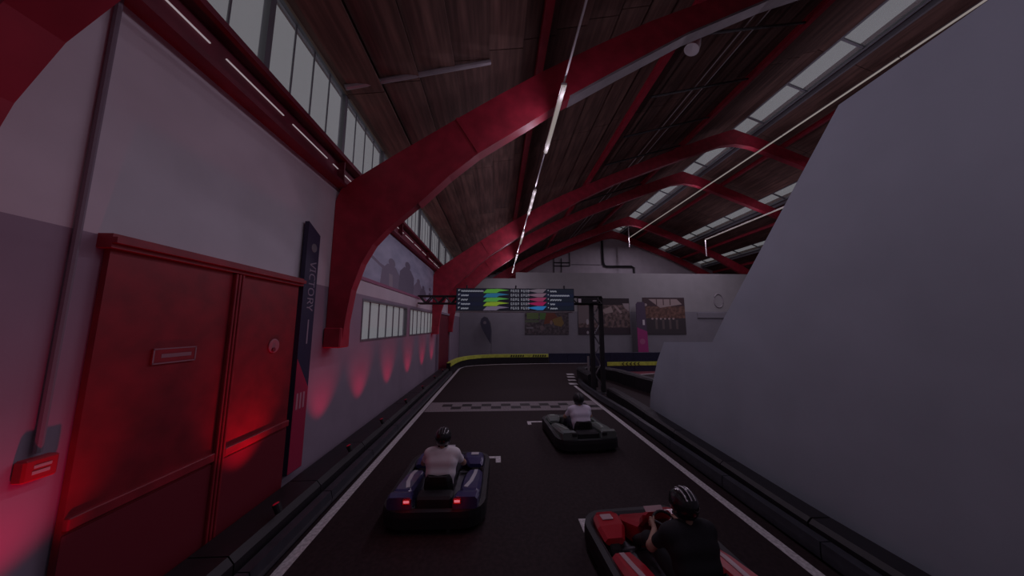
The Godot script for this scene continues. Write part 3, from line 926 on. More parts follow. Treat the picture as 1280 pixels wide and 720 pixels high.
func lamps():
	# line over the track: a thin rail carrying tubes with gaps
	var st := mb(); bx(st, Vector3(LINE_X - 0.015, LINE_Y + 0.075, -24.2), Vector3(LINE_X + 0.015, LINE_Y + 0.11, 6.0))
	tag(build(st, "lamp_rail", M.rail), "thin pale lamp rail running down the hall above the track", "rail")
	var where := ["behind the viewer", "nearest on the track rail", "crossing the big red arch", "past the big red arch", "before the third arch", "near the far end of the rail", "last before the cross wall"]
	var ds := [-4.0, 0.4, 4.8, 9.0, 13.2, 17.6, 21.8]
	for k in ds.size():
		strip_lamp(Vector3(LINE_X, LINE_Y, -ds[k]), 2.1, 1.25, "white strip light on the rail over the track, " + where[k], "strip lights over the track", 0.0, [0.0, 1.8, 1.5, 1.3, 1.4, 1.3, 1.0][k])
	# second line beside the ridge and a third one lower on the far slope
	var k := 0
	for d in [0.0, 4.4, 8.8, 13.2, 17.6, 22.0, 26.4]:
		var len := 4.35
		strip_lamp(Vector3(14.3, 12.2, -d), len, 7.6, "long white strip light in the line right of the ridge, number %s from the viewer" % ["one", "two", "three", "four", "five", "six", "seven"][k], "strip lights beside the ridge", 0.6)
		k += 1
	k = 0
	for d in [5.2, 10.2, 15.2, 20.2]:
		strip_lamp(Vector3(18.75, 10.4, -d), 4.95, 5.0, "white strip light in the low line on the far slope, %s" % ["nearest", "second", "third", "last, with the hanger"][k], "strip lights on the far slope", 0.5)
		k += 1
	st = mb(); tube(st, [Vector3(18.75, 10.45, -25.2), Vector3(18.75, 8.9, -25.2)], 0.04, 6)
	tag(build(st, "lamp_hanger", M.rail), "thin pale upright hanging from the low strip light line", "hanger")
	st = mb(); tube(st, [Vector3(14.3, 13.9, -30.8), Vector3(14.3, 11.2, -30.8)], 0.05, 6)
	tag(build(st, "drop_pipe", M.rail), "thin pale upright pipe hanging below the far ridge", "pipe")
	# oval reflector lamp under the roof
	var r := base("reflector_lamp", Vector3(5.42, 10.45, -7.1))
	tag(r, "pale oval reflector lamp hanging under the roof past the red arch", "lamp")
	r.rotation_degrees = Vector3(20, 30, -20)
	st = mb(); lathe(st, [[0.03, 0.26], [0.10, 0.24], [0.17, 0.05], [0.20, -0.12], [0.18, -0.12], [0.0, -0.08]], 20); build(st, "reflector", M.white, r)
	st = mb(); tube(st, [Vector3(0, 0.25, 0), Vector3(0, 0.6, 0)], 0.02, 6); build(st, "hook", M.black, r)
	# short led strips on the eaves beam of the left wall
	var dz := 1.0
	k = 0
	while dz < 20.0:
		st = mb(); bx(st, Vector3(WL + 0.06, 5.83, -dz - 0.95), Vector3(WL + 0.075, 5.842, -dz))
		var strip_node := build(st, "led_strip_light", M.tube_strip)
		tag(strip_node, "thin white light strip on the dark red eaves beam, %s in the row" % ORD[k], "strip light", "light strips on the eaves beam")
		dz += 1.15; k += 1
	# red wall washers on the left barrier
	var wd := [0.4, 2.2, 4.1, 5.9, 7.45, 9.3, 11.3, 13.4, 15.3]
	for i in wd.size():
		var w := base("wash_light", Vector3(-2.70, 0.40, -wd[i]))
		tag(w, "small red floor spot on the left barrier aimed up the wall, %s from the viewer" % ORD[i], "spot lamp", "red wall washers")
		var tilt := Transform3D(Basis(Vector3(0, 0, 1), deg_to_rad(24)), Vector3(0, 0.07, 0))
		st = mb(); lathe(st, [[0.0, -0.06], [0.04, -0.06], [0.045, 0.05], [0.0, 0.05]], 12, tilt); build(st, "can", M.black, w)
		st = mb(); lathe(st, [[0.0, 0.05], [0.036, 0.05], [0.03, 0.058], [0.0, 0.06]], 12, tilt); build(st, "light_lens", glow(Color(1.0, 0.06, 0.25), 0.12), w)
		var sp := SpotLight3D.new()
		sp.name = "lamp"
		sp.light_color = Color(1.0, 0.03, 0.33)
		sp.light_energy = 1.2 if i in [1, 2] else 0.85
		sp.spot_angle = 34.0
		sp.spot_range = 40.0
		sp.spot_angle_attenuation = 1.0
		sp.light_size = 0.03
		sp.shadow_enabled = true
		w.add_child(sp)
		sp.position = tilt * Vector3(0, 0.08, 0)
		sp.look_at_from_position(w.to_global(sp.position), Vector3(WL, 2.1, -wd[i] - 0.05), Vector3(0, 0, 1))

# ---------------------------------------------------------------- markings on the floor
func strip(st, a: Vector2, b: Vector2, w: float, y := 0.004):
	var d := (b - a).normalized(); var n := Vector2(-d.y, d.x) * w * 0.5
	var q := []
	for v in [a + n, b + n, b - n, a - n]: q.append(Vector3(v.x, y, -v.y))
	var r := []
	for v in q: r.append(v - Vector3(0, y, 0))
	loft(st, [r, q])

func track():
	var f: Node = get_node("floor")
	var st := mb()
	var pts := [Vector2(-2.39, -6), Vector2(-2.39, 19.4), Vector2(-2.2, 20.2), Vector2(-1.6, 20.75), Vector2(0.2, 21.3), Vector2(3.5, 21.6), Vector2(8, 21.6)]
	for k in pts.size() - 1: strip(st, pts[k], pts[k + 1], 0.13)
	build(st, "edge_line", M.paint, f)
	st = mb(); strip(st, Vector2(3.51, -6), Vector2(3.51, 13.7), 0.13); build(st, "edge_line", M.paint, f)
	st = mb(); pts = [Vector2(6.3, 15.6), Vector2(7.5, 16.4), Vector2(8.8, 16.85), Vector2(11.5, 17.0)]
	for k in 3: strip(st, pts[k], pts[k + 1], 0.10, 0.006)
	build(st, "edge_line", M.paint, f)
	st = mb(); var poly := [Vector3(5.6, 0.003, -15.2), Vector3(7.4, 0.003, -16.4), Vector3(8.8, 0.003, -16.9), Vector3(12.5, 0.003, -17.1), Vector3(12.5, 0.003, -18.2), Vector3(5.6, 0.003, -18.2)]
	var low := []
	for v in poly: low.append(v - Vector3(0, 0.003, 0))
	loft(st, [low, poly]); build(st, "red_run_off", M.run_off, f)
	# chequered start line: pale band with two rows of dark squares
	st = mb(); bx(st, Vector3(-2.3, 0, -11.0), Vector3(3.44, 0.004, -9.85)); build(st, "start_band", M.paint_worn, f)
	for r in 2:
		for k in 8:
			st = mb()
			var x := -1.85 + k * 0.66 + (0.33 if r == 0 else 0.0)
			var z := -10.12 - r * 0.31
			bx(st, Vector3(x, 0.004, z - 0.30), Vector3(x + 0.33, 0.007, z)); build(st, "start_square", M.paint_black, f)
	# grid marks
	for g in [[-0.35, 6.52, 0.43, 1], [1.15, 4.45, 0.42, -1], [0.85, 8.75, 0.42, -1], [-0.9, 3.0, 0.4, 1]]:
		st = mb(); bx(st, Vector3(g[0], 0, -g[1] - 0.04), Vector3(g[0] + g[2], 0.004, -g[1] + 0.05))
		var x: float = g[0] + g[2] - 0.1 if g[3] > 0 else g[0]
		bx(st, Vector3(x, 0, -g[1] + 0.05), Vector3(x + 0.1, 0.004, -g[1] + 0.24))
		build(st, "grid_mark", M.paint, f)
	# short pale kerb bars at the end of the right line
	for k in 4:
		var d := 13.95 + k * 0.9
		st = mb(); bx(st, Vector3(3.36 + 0.17 * k, 0, -d - 0.36), Vector3(3.74 + 0.17 * k, 0.01, -d)); build(st, "kerb_bar", M.paint, f)

# ---------------------------------------------------------------- barriers
func barrier_run(b: Node3D, path: Array, prof: Array, called: String, m: Material, step := 1.5):
	# cut the path into modules with a small gap between them
	var c := Curve3D.new()
	for p in path: c.add_point(p)
	var L := c.get_baked_length()
	var n := maxi(1, int(round(L / step)))
	for k in n:
		var a := L * k / n + 0.008
		var e := L * (k + 1) / n - 0.008
		var pts := []
		for j in 5: pts.append(c.sample_baked(lerpf(a, e, j / 4.0)))
		var st := mb(); sweep(st, pts, prof)
		build(st, called, m, b)

func arc_path(c: Vector2, r: float, a0: float, a1: float, n: int, rx := 1.0) -> Array:
	var out := []
	for k in n + 1:
		var a := deg_to_rad(lerpf(a0, a1, float(k) / n))
		out.append(Vector3(c.x + cos(a) * r * rx, 0, -(c.y + sin(a) * r)))
	return out

func barriers():
	# profile: x to the right of travel, y up
	var tall := [[-0.28, 0.0], [0.28, 0.0], [0.26, 0.30], [0.20, 0.37], [-0.20, 0.37], [-0.26, 0.30]]
	var rail := [[-0.07, 0.04], [0.07, 0.04], [0.085, 0.12], [0.06, 0.22], [-0.06, 0.22], [-0.07, 0.12]]
	var lb := base("track_barrier")
	tag(lb, "long low black barrier along the left edge of the track", "barrier", "track barriers")
	barrier_run(lb, [Vector3(-2.92, 0, 4), Vector3(-2.92, 0, -16.9)], tall, "barrier_block", M.barrier)
	barrier_run(lb, [Vector3(-2.56, 0, 4), Vector3(-2.56, 0, -16.9)], rail, "barrier_rail", M.barrier_rail)
	var fb := base("track_barrier")
	tag(fb, "curved black barrier with yellow top band across the far bend", "barrier", "track barriers")
	var path := [Vector3(-2.74, 0, -17.1), Vector3(-2.66, 0, -18.6), Vector3(-2.5, 0, -19.7), Vector3(-2.1, 0, -20.7), Vector3(-1.3, 0, -21.5), Vector3(-0.3, 0, -21.85), Vector3(1.0, 0, -21.95), Vector3(3.7, 0, -21.95)]
	var band := [[-0.10, 0.0], [0.12, 0.0], [0.12, 0.62], [-0.10, 0.62]]
	barrier_run(fb, path, band, "barrier_block", M.barrier, 1.4)
	var yel := [[0.12, 0.42], [0.15, 0.43], [0.15, 0.64], [-0.10, 0.64], [-0.10, 0.62], [0.12, 0.62]]
	barrier_run(fb, path, yel, "yellow_band", M.yellow, 1.4)
	# slanted black letter strokes on the yellow band
	for s in [[-0.55, 5], [0.95, 6], [2.55, 6]]:
		for k in s[1]:
			var st := mb()
			var x: float = s[0] + k * 0.17
			prism_z(st, PackedVector2Array([Vector2(x, 0.46), Vector2(x + 0.09, 0.46), Vector2(x + 0.13, 0.60), Vector2(x + 0.04, 0.60)]), -21.79, -21.775)
			build(st, "letter_stroke", M.black, fb)
	var fr := base("track_barrier")
	tag(fr, "straight dark navy barrier across the far bend before the prints", "barrier", "track barriers")
	barrier_run(fr, [Vector3(3.75, 0, -21.95), Vector3(9.2, 0, -21.95)], [[-0.1, 0], [0.12, 0], [0.12, 0.68], [-0.1, 0.68]], "barrier_block", M.barrier_blue, 1.4)
	var rb := base("track_barrier")
	tag(rb, "long low black barrier along the right edge of the track", "barrier", "track barriers")
	var block := [[-0.2, 0.0], [0.16, 0.0], [0.15, 0.26], [0.11, 0.31], [-0.14, 0.31], [-0.19, 0.26]]
	barrier_run(rb, [Vector3(4.08, 0, 4), Vector3(4.08, 0, -4.0), Vector3(4.42, 0, -9.9), Vector3(4.42, 0, -11.7)], block, "barrier_block", M.barrier)
	barrier_run(rb, [Vector3(3.80, 0, 4), Vector3(3.80, 0, -4.0), Vector3(3.84, 0, -9.0), Vector3(3.72, 0, -11.0), Vector3(3.72, 0, -13.0), Vector3(3.85, 0, -14.2)], rail, "barrier_rail", M.barrier_rail)
	# end of the island and the barrier of the next lane
	var ib := base("track_barrier")
	tag(ib, "black curved barrier end at the foot of the gantry tower", "barrier", "track barriers")
	path = [Vector3(4.25, 0, -13.3), Vector3(4.25, 0, -14.6)]
	path.append_array(arc_path(Vector2(4.95, 15.2), 0.7, 190, 40, 6))
	path.append_array([Vector3(5.9, 0, -14.6), Vector3(6.2, 0, -12.6), Vector3(6.6, 0, -10.5)])
	barrier_run(ib, path, [[-0.25, 0.0], [0.2, 0.0], [0.18, 0.5], [0.12, 0.56], [-0.2, 0.56], [-0.25, 0.5]], "barrier_block", M.barrier, 1.2)
	var nb := base("track_barrier")
	tag(nb, "dark navy barrier with yellow chevron stripe right of the gantry tower", "barrier", "track barriers")
	path = [Vector3(5.3, 0, -17.2), Vector3(6.3, 0, -17.7), Vector3(12.5, 0, -18.0)]
	barrier_run(nb, path, [[-0.1, 0], [0.12, 0], [0.12, 1.1], [-0.1, 1.1]], "barrier_block", M.barrier_blue, 1.6)
	barrier_run(nb, [Vector3(6.45, 0, -17.7), Vector3(12.5, 0, -18.0)], [[0.12, 0.34], [0.14, 0.35], [0.14, 0.56], [0.12, 0.57]], "yellow_stripe", M.yellow, 1.6)
	for k in 5:
		var st := mb()
		var x := 7.35 + k * 0.24
		prism_z(st, PackedVector2Array([Vector2(x, 0.455), Vector2(x + 0.1, 0.545), Vector2(x + 0.16, 0.545), Vector2(x + 0.06, 0.455), Vector2(x + 0.16, 0.365), Vector2(x + 0.1, 0.365)]), -0.01, 0.01)
		var o := build(st, "chevron", M.black, nb)
		o.position.z = -17.7 - 0.3 * (x - 6.45) / 6.05 + 0.155
	# dark wheel-stop near the bend and a pale post
	var st2 := mb(); tube(st2, [Vector3(4.62, 0, -15.2), Vector3(4.62, 1.15, -15.2)], 0.05, 10)
	tag(build(st2, "marker_post", M.grey_steel), "slim pale post at the end of the right barrier", "post")

# ---------------------------------------------------------------- gantry with the result board
func gantry():
	var D := 12.3
	var t := base("gantry_truss", Vector3(0, 0, -D))
	tag(t, "black lattice truss carrying the result board across the track", "truss")
	var st: SurfaceTool
	for p in [[3.60, -0.14], [3.90, -0.14], [3.60, 0.14], [3.90, 0.14]]:
		st = mb(); tube(st, [Vector3(WL + 0.06, p[0], p[1]), Vector3(4.35, p[0], p[1])], 0.035, 8); build(st, "chord", M.black, t)
	var x := WL + 0.1
	var up := false
	while x < 4.2:
		for z in [-0.14, 0.14]:
			st = mb(); tube(st, [Vector3(x, 3.60 if up else 3.90, z), Vector3(x + 0.26, 3.90 if up else 3.60, z)], 0.028, 6); build(st, "lattice_bar", M.black, t)
		up = not up
		x += 0.26
	var tw := base("gantry_tower", Vector3(4.13, 0, -D))
	tag(tw, "black twin-post tower carrying the right end of the truss", "tower")
	for xx in [-0.20, 0.20]:
		st = mb(); cbox(st, Vector3(xx, 1.96, 0), Vector3(0.17, 3.86, 0.17), 0.02); build(st, "post", M.black, tw)
	for k in 9:
		st = mb(); tube(st, [Vector3(-0.12 if k % 2 else 0.12, 0.3 + 0.4 * k, 0), Vector3(0.12 if k % 2 else -0.12, 0.7 + 0.4 * k, 0)], 0.03, 6); build(st, "lattice_bar", M.frame, tw)
	st = mb(); cbox(st, Vector3(0, 0.015, 0), Vector3(0.60, 0.03, 0.7), 0.01); build(st, "foot_plate", M.black, tw)
	st = mb(); cbox(st, Vector3(-0.42, 3.72, 0.24), Vector3(0.86, 0.26, 0.12), 0.02)
	var bxn := build(st, "timing_box", M.black); bxn.position = Vector3(4.13, 0, -D)
	tag(bxn, "black timing box on the truss right of the result board", "box")
	st = mb(); bx(st, Vector3(-0.82, 3.64, 0.30), Vector3(-0.70, 3.80, 0.306)); bx(st, Vector3(-0.22, 3.70, 0.30), Vector3(-0.06, 3.73, 0.306)); build(st, "label", M.white, bxn)
	# the board
	var W := 572; var H := 105
	var im := Image.create(W, H, false, Image.FORMAT_RGB8)
	im.fill(Color8(9, 10, 20))
	var lc := [Color8(62, 112, 42), Color8(28, 78, 106), Color8(58, 112, 50), Color8(98, 118, 30), Color8(84, 74, 92)]
	var rc := [Color8(82, 72, 82), Color8(92, 70, 84), Color8(110, 38, 66), Color8(116, 18, 60), Color8(30, 86, 136)]
	var lens := [27, 9, 8, 11, 9]
	var rlens := [8, 24, 14, 6, 9]
	var ink := Color8(118, 118, 128)
	for r in 5:
		var y0 := r * 21
		im.fill_rect(Rect2i(0, y0 + 1, 140, 19), Color8(14, 17, 33 if r % 2 else 28))
		im.fill_rect(Rect2i(432, y0 + 1, 140, 19), Color8(14, 19, 36 if r % 2 else 30))
		fill_poly(im, [Vector2(128, y0 + 20), Vector2(146, y0 + 2), Vector2(206, y0), Vector2(256, y0 + 7), Vector2(206, y0 + 13), Vector2(192, y0 + 21), Vector2(128, y0 + 21)], lc[r])
		fill_poly(im, [Vector2(340, y0 + 8), Vector2(392, y0), Vector2(438, y0), Vector2(420, y0 + 19), Vector2(392, y0 + 19)], rc[r])
		# rank mark, name strokes and lap-time strokes
		im.fill_rect(Rect2i(8, y0 + 4, 4, 8), ink); im.fill_rect(Rect2i(13, y0 + 4, 4, 3), ink)
		for k in lens[r]:
			im.fill_rect(Rect2i(22 + k * 4, y0 + 7 + (k * 7 + r) % 3, 3, 8 - (k * 5) % 3), ink)
		im.fill_rect(Rect2i(444, y0 + 4, 4, 6), ink)
		for k in rlens[r]:
			im.fill_rect(Rect2i(456 + k * 4, y0 + 7 + (k * 5 + r) % 3, 3, 8 - (k * 7) % 3), ink)
		for c in [262, 312]:
			for k in 4:
				im.fill_rect(Rect2i(c + k * 11, y0 + 4, 7, 2), ink); im.fill_rect(Rect2i(c + k * 11, y0 + 4, 2, 12), ink)
				im.fill_rect(Rect2i(c + k * 11 + 5, y0 + 6 + (k * 3 + r) % 4, 2, 8), ink)
				if (k + r) % 2: im.fill_rect(Rect2i(c + k * 11, y0 + 14, 7, 2), ink)
	var b := base("result_screen", Vector3(-1.66, 3.31, -D + 0.29))
	tag(b, "wide led result screen with coloured rows over the track", "screen")
	st = mb(); bx(st, Vector3(-0.02, -0.02, -0.10), Vector3(4.80, 0.90, 0.0)); build(st, "case", M.black, b)
	put(sheet(Vector3(0, 0, 0.006), Vector3(4.78, 0, 0), Vector3(0, 0.88, 0)), "display", picture(im, true, 1.0), b)
	var a := AreaLight3D.new()
	a.name = "lamp"; a.area_size = Vector2(4.7, 0.85); a.light_energy = 0.03; a.light_color = Color(0.6, 0.8, 1.0); a.area_range = 40.0; a.shadow_enabled = true
	b.add_child(a); a.position = Vector3(2.39, 0.44, 0.03); a.rotation_degrees.y = 180
	st = mb()
	for xx in [0.4, 2.4, 4.4]: cbox(st, Vector3(xx, 0.95, -0.05), Vector3(0.06, 0.16, 0.05), 0.006)
	build(st, "hanging_bracket", M.black, b)
	tag(build(band_strip(), "pelmet", M.white), "thin pale ledge under the led result screen", "ledge").position = Vector3(-1.66, 3.22, -D + 0.14)

func band_strip() -> SurfaceTool:
	var st := mb(); cbox(st, Vector3(2.39, 0.03, 0), Vector3(4.9, 0.05, 0.12), 0.008)
	return st

# ---------------------------------------------------------------- karts and drivers
func rounded(hw: float, z0: float, z1: float, r: float, y: float) -> Array:
	var out := []
	for c in [[hw - r, z0 + r, -90.0], [hw - r, z1 - r, 0.0], [-hw + r, z1 - r, 90.0], [-hw + r, z0 + r, 180.0]]:
		for k in 6:
			var a := deg_to_rad(c[2] + 90.0 * k / 5.0)
			out.append(Vector3(c[0] + cos(a) * r, y, c[1] + sin(a) * r))
	return out

func section(xa, xb, ya, yb, z, ch) -> Array:
	return [Vector3(xa + ch, ya, z), Vector3(xb - ch, ya, z), Vector3(xb, ya + ch, z), Vector3(xb, yb - ch, z), Vector3(xb - ch, yb, z), Vector3(xa + ch, yb, z), Vector3(xa, yb - ch, z), Vector3(xa, ya + ch, z)]

func wheel(k: Node3D, at: Vector3, r: float, w: float):
	var tf := Transform3D(Basis(Vector3(0, 0, 1), PI / 2), at)
	var st := mb()
	lathe(st, [[r * 0.5, -w / 2], [r * 0.9, -w / 2], [r, -w / 2 + 0.02], [r, w / 2 - 0.02], [r * 0.9, w / 2], [r * 0.5, w / 2]], 20, tf)
	var o := build(st, "wheel", M.rubber, k)
	st = mb()
	lathe(st, [[0.0, -w * 0.46], [r * 0.48, -w * 0.52], [r * 0.5, -w * 0.4], [r * 0.5, w * 0.4], [r * 0.48, w * 0.52], [0.0, w * 0.46]], 14, tf)
	build(st, "rim", M.frame, o)

func make_kart(at: Vector3, turn: float, body: Material, accent: Material, trim: Material, lit: bool, label: String):
	var k := base("go_kart", at, turn)
	tag(k, label, "kart", "karts on the track")
	var st := mb()
	# bumper ring all round
	sweep(st, rounded(0.66, -1.18, 0.62, 0.26, 0.0), [[-0.05, 0.07], [0.05, 0.07], [0.06, 0.12], [0.055, 0.24], [0.03, 0.27], [-0.04, 0.27], [-0.05, 0.2]], true)
	var bm := build(st, "bumper", M.black, k)
	st = mb(); sweep(st, rounded(0.665, -1.185, 0.625, 0.26, 0.0), [[0.03, 0.262], [0.062, 0.235], [0.066, 0.25], [0.035, 0.276]], true)
	build(st, "bumper_trim", trim, bm)
	st = mb(); cbox(st, Vector3(0, 0.075, -0.3), Vector3(0.9, 0.03, 1.6), 0.01); build(st, "floor_pan", M.frame, k)
	# side pods, rising to the back
	for s in [-1, 1]:
		st = mb()
		var rings := []
		for q in [[-0.52, 0.40, 0.58, 0.10, 0.22], [-0.44, 0.36, 0.60, 0.09, 0.29], [-0.20, 0.33, 0.615, 0.09, 0.34], [0.10, 0.32, 0.62, 0.09, 0.38], [0.34, 0.33, 0.61, 0.11, 0.40], [0.44, 0.37, 0.58, 0.16, 0.37]]:
			var r := section(q[1], q[2], q[3], q[4], q[0], 0.04)
			if s < 0:
				for j in r.size(): r[j].x = -r[j].x
			rings.append(r)
		loft(st, rings, false, true, s > 0)
		var pod := build(st, "side_pod", body, k)
		st = mb()
		var stripe := []
		for q in [[-0.43, 0.50, 0.295], [-0.20, 0.50, 0.342], [0.10, 0.47, 0.382], [0.31, 0.41, 0.40]]: stripe.append(Vector3(s * q[1], q[2], q[0]))
		sweep(st, stripe, [[-0.028, -0.004], [0.028, -0.004], [0.028, 0.006], [-0.028, 0.006]]); build(st, "accent_stripe", accent, pod)
	# rear corner fairings
		st = mb(); rings = []
		for q in [[0.40, 0.30, 0.60, 0.20, 0.40], [0.50, 0.29, 0.62, 0.22, 0.43], [0.60, 0.27, 0.60, 0.26, 0.42]]:
			var r := section(q[1], q[2], q[3], q[4], q[0], 0.03)
			if s < 0:
				for j in r.size(): r[j].x = -r[j].x
			rings.append(r)
		loft(st, rings, false, true, s > 0)
		build(st, "rear_fairing", body, k)
	# front corner fairings
		st = mb(); rings = []
		for q in [[-1.12, 0.26, 0.52, 0.16, 0.30], [-1.0, 0.24, 0.58, 0.14, 0.34], [-0.82, 0.26, 0.60, 0.18, 0.33], [-0.66, 0.34, 0.58, 0.22, 0.29]]:
			var r := section(q[1], q[2], q[3], q[4], q[0], 0.035)
			if s < 0:
				for j in r.size(): r[j].x = -r[j].x
			rings.append(r)
		loft(st, rings, false, true, s > 0)
		var ff := build(st, "front_fairing", body, k)
		st = mb(); cbox(st, Vector3(s * 0.43, 0.342, -0.95), Vector3(0.14, 0.012, 0.10), 0.004); build(st, "accent_stripe", accent, ff)
		wheel(k, Vector3(s * 0.47, 0.135, 0.34), 0.135, 0.19)
		wheel(k, Vector3(s * 0.46, 0.125, -0.72), 0.125, 0.13)
	# nose and front panel
	st = mb(); var rings2 := []
	for q in [[-1.16, 0.20, 0.13, 0.22], [-1.06, 0.24, 0.11, 0.29], [-0.86, 0.22, 0.11, 0.36], [-0.70, 0.16, 0.14, 0.40]]:
		rings2.append(section(-q[1], q[1], q[2], q[3], q[0], 0.04))
	loft(st, rings2, false, true, true); build(st, "nose_cone", body, k)
	st = mb(); rings2 = []
	for q in [[-0.72, 0.13, 0.34, 0.42], [-0.64, 0.16, 0.40, 0.52], [-0.56, 0.17, 0.48, 0.60], [-0.52, 0.15, 0.54, 0.62]]:
		rings2.append(section(-q[1], q[1], q[2], q[3], q[0], 0.03))
	loft(st, rings2, false, true, true)
	var fp := build(st, "front_panel", body, k)
	st = mb(); cbox(st, Vector3(0, 0.585, -0.595), Vector3(0.22, 0.01, 0.11), 0.003, Basis(Vector3(1, 0, 0), 0.55)); build(st, "number_plate", accent, fp)
	# seat: a bucket shell
	st = mb(); rings2 = []
	for q in [[-0.18, 0.17, 0.16, 0.24], [0.0, 0.19, 0.13, 0.28], [0.14, 0.20, 0.13, 0.36]]:
		rings2.append(section(-q[1], q[1], q[2], q[2] + 0.06, q[0], 0.02))
	loft(st, rings2, false, true, true)
	var back := []
	for q in [[0.14, 0.16, 0.20], [0.34, 0.21, 0.215], [0.46, 0.25, 0.20], [0.53, 0.27, 0.16]]:
		back.append([Vector3(-q[2], q[0], q[1] - 0.05), Vector3(-q[2] * 0.7, q[0], q[1]), Vector3(q[2] * 0.7, q[0], q[1]), Vector3(q[2], q[0], q[1] - 0.05), Vector3(q[2], q[0], q[1] - 0.02), Vector3(q[2] * 0.7, q[0], q[1] + 0.035), Vector3(-q[2] * 0.7, q[0], q[1] + 0.035), Vector3(-q[2], q[0], q[1] - 0.02)])
	loft(st, back); build(st, "seat", M.rubber, k)
	# engine box behind the seat, rear axle, steering
	st = mb(); cbox(st, Vector3(0.0, 0.27, 0.42), Vector3(0.50, 0.22, 0.22), 0.03); build(st, "engine_cover", M.black, k)
	st = mb(); tube(st, [Vector3(-0.5, 0.135, 0.34), Vector3(0.5, 0.135, 0.34)], 0.02, 8); build(st, "axle", M.frame, k)
	st = mb(); tube(st, [Vector3(-0.42, 0.125, -0.72), Vector3(0.42, 0.125, -0.72)], 0.018, 8); build(st, "axle", M.frame, k)
	st = mb(); tube(st, [Vector3(0, 0.12, -0.78), Vector3(0, 0.52, -0.42)], 0.014, 8); build(st, "steering_column", M.frame, k)
	st = mb()
	var wb := wheel_basis()
	var ring := []
	for j in 24: ring.append(Vector3(0, 0.54, -0.40) + wb * Vector3(cos(TAU * j / 24) * 0.135, sin(TAU * j / 24) * 0.135, 0))
	tube(st, ring, 0.014, 8, true)
	var sw := build(st, "steering_wheel", M.black, k)
	st = mb()
	for j in 3: tube(st, [Vector3(0, 0.54, -0.40), Vector3(0, 0.54, -0.40) + wb * Vector3(cos(TAU * j / 3 - PI / 2), sin(TAU * j / 3 - PI / 2), 0) * 0.13], 0.010, 6)
	build(st, "spokes", M.frame, sw)
	for s in [-1, 1]:
		st = mb(); cbox(st, Vector3(s * 0.335, 0.375, 0.608), Vector3(0.11, 0.07, 0.035), 0.01)
		var tl := build(st, "tail_light", M.rubber if not lit else mat(lin(0.3, 0.01, 0.02), 0.4), k)
		if lit:
			st = mb(); cbox(st, Vector3(s * 0.335, 0.38, 0.628), Vector3(0.075, 0.028, 0.012), 0.004)
			build(st, "light_core", glow(Color(1.0, 0.50, 0.56), 0.55), tl)
			var om := OmniLight3D.new()
			om.name = "lamp"; om.light_color = Color(1.0, 0.03, 0.10); om.light_energy = 0.005; om.light_size = 0.03; om.omni_range = 20.0; om.shadow_enabled = true
			tl.add_child(om); om.position = Vector3(s * 0.335, 0.38, 0.68)
	return k

func wheel_basis() -> Basis:
	return Basis(Vector3(1, 0, 0), deg_to_rad(-40))

var body_mesh: ArrayMesh
var shirt_mesh: ArrayMesh
var pants_mesh: ArrayMesh
var shoe_mesh: ArrayMesh
var hand_mesh: ArrayMesh

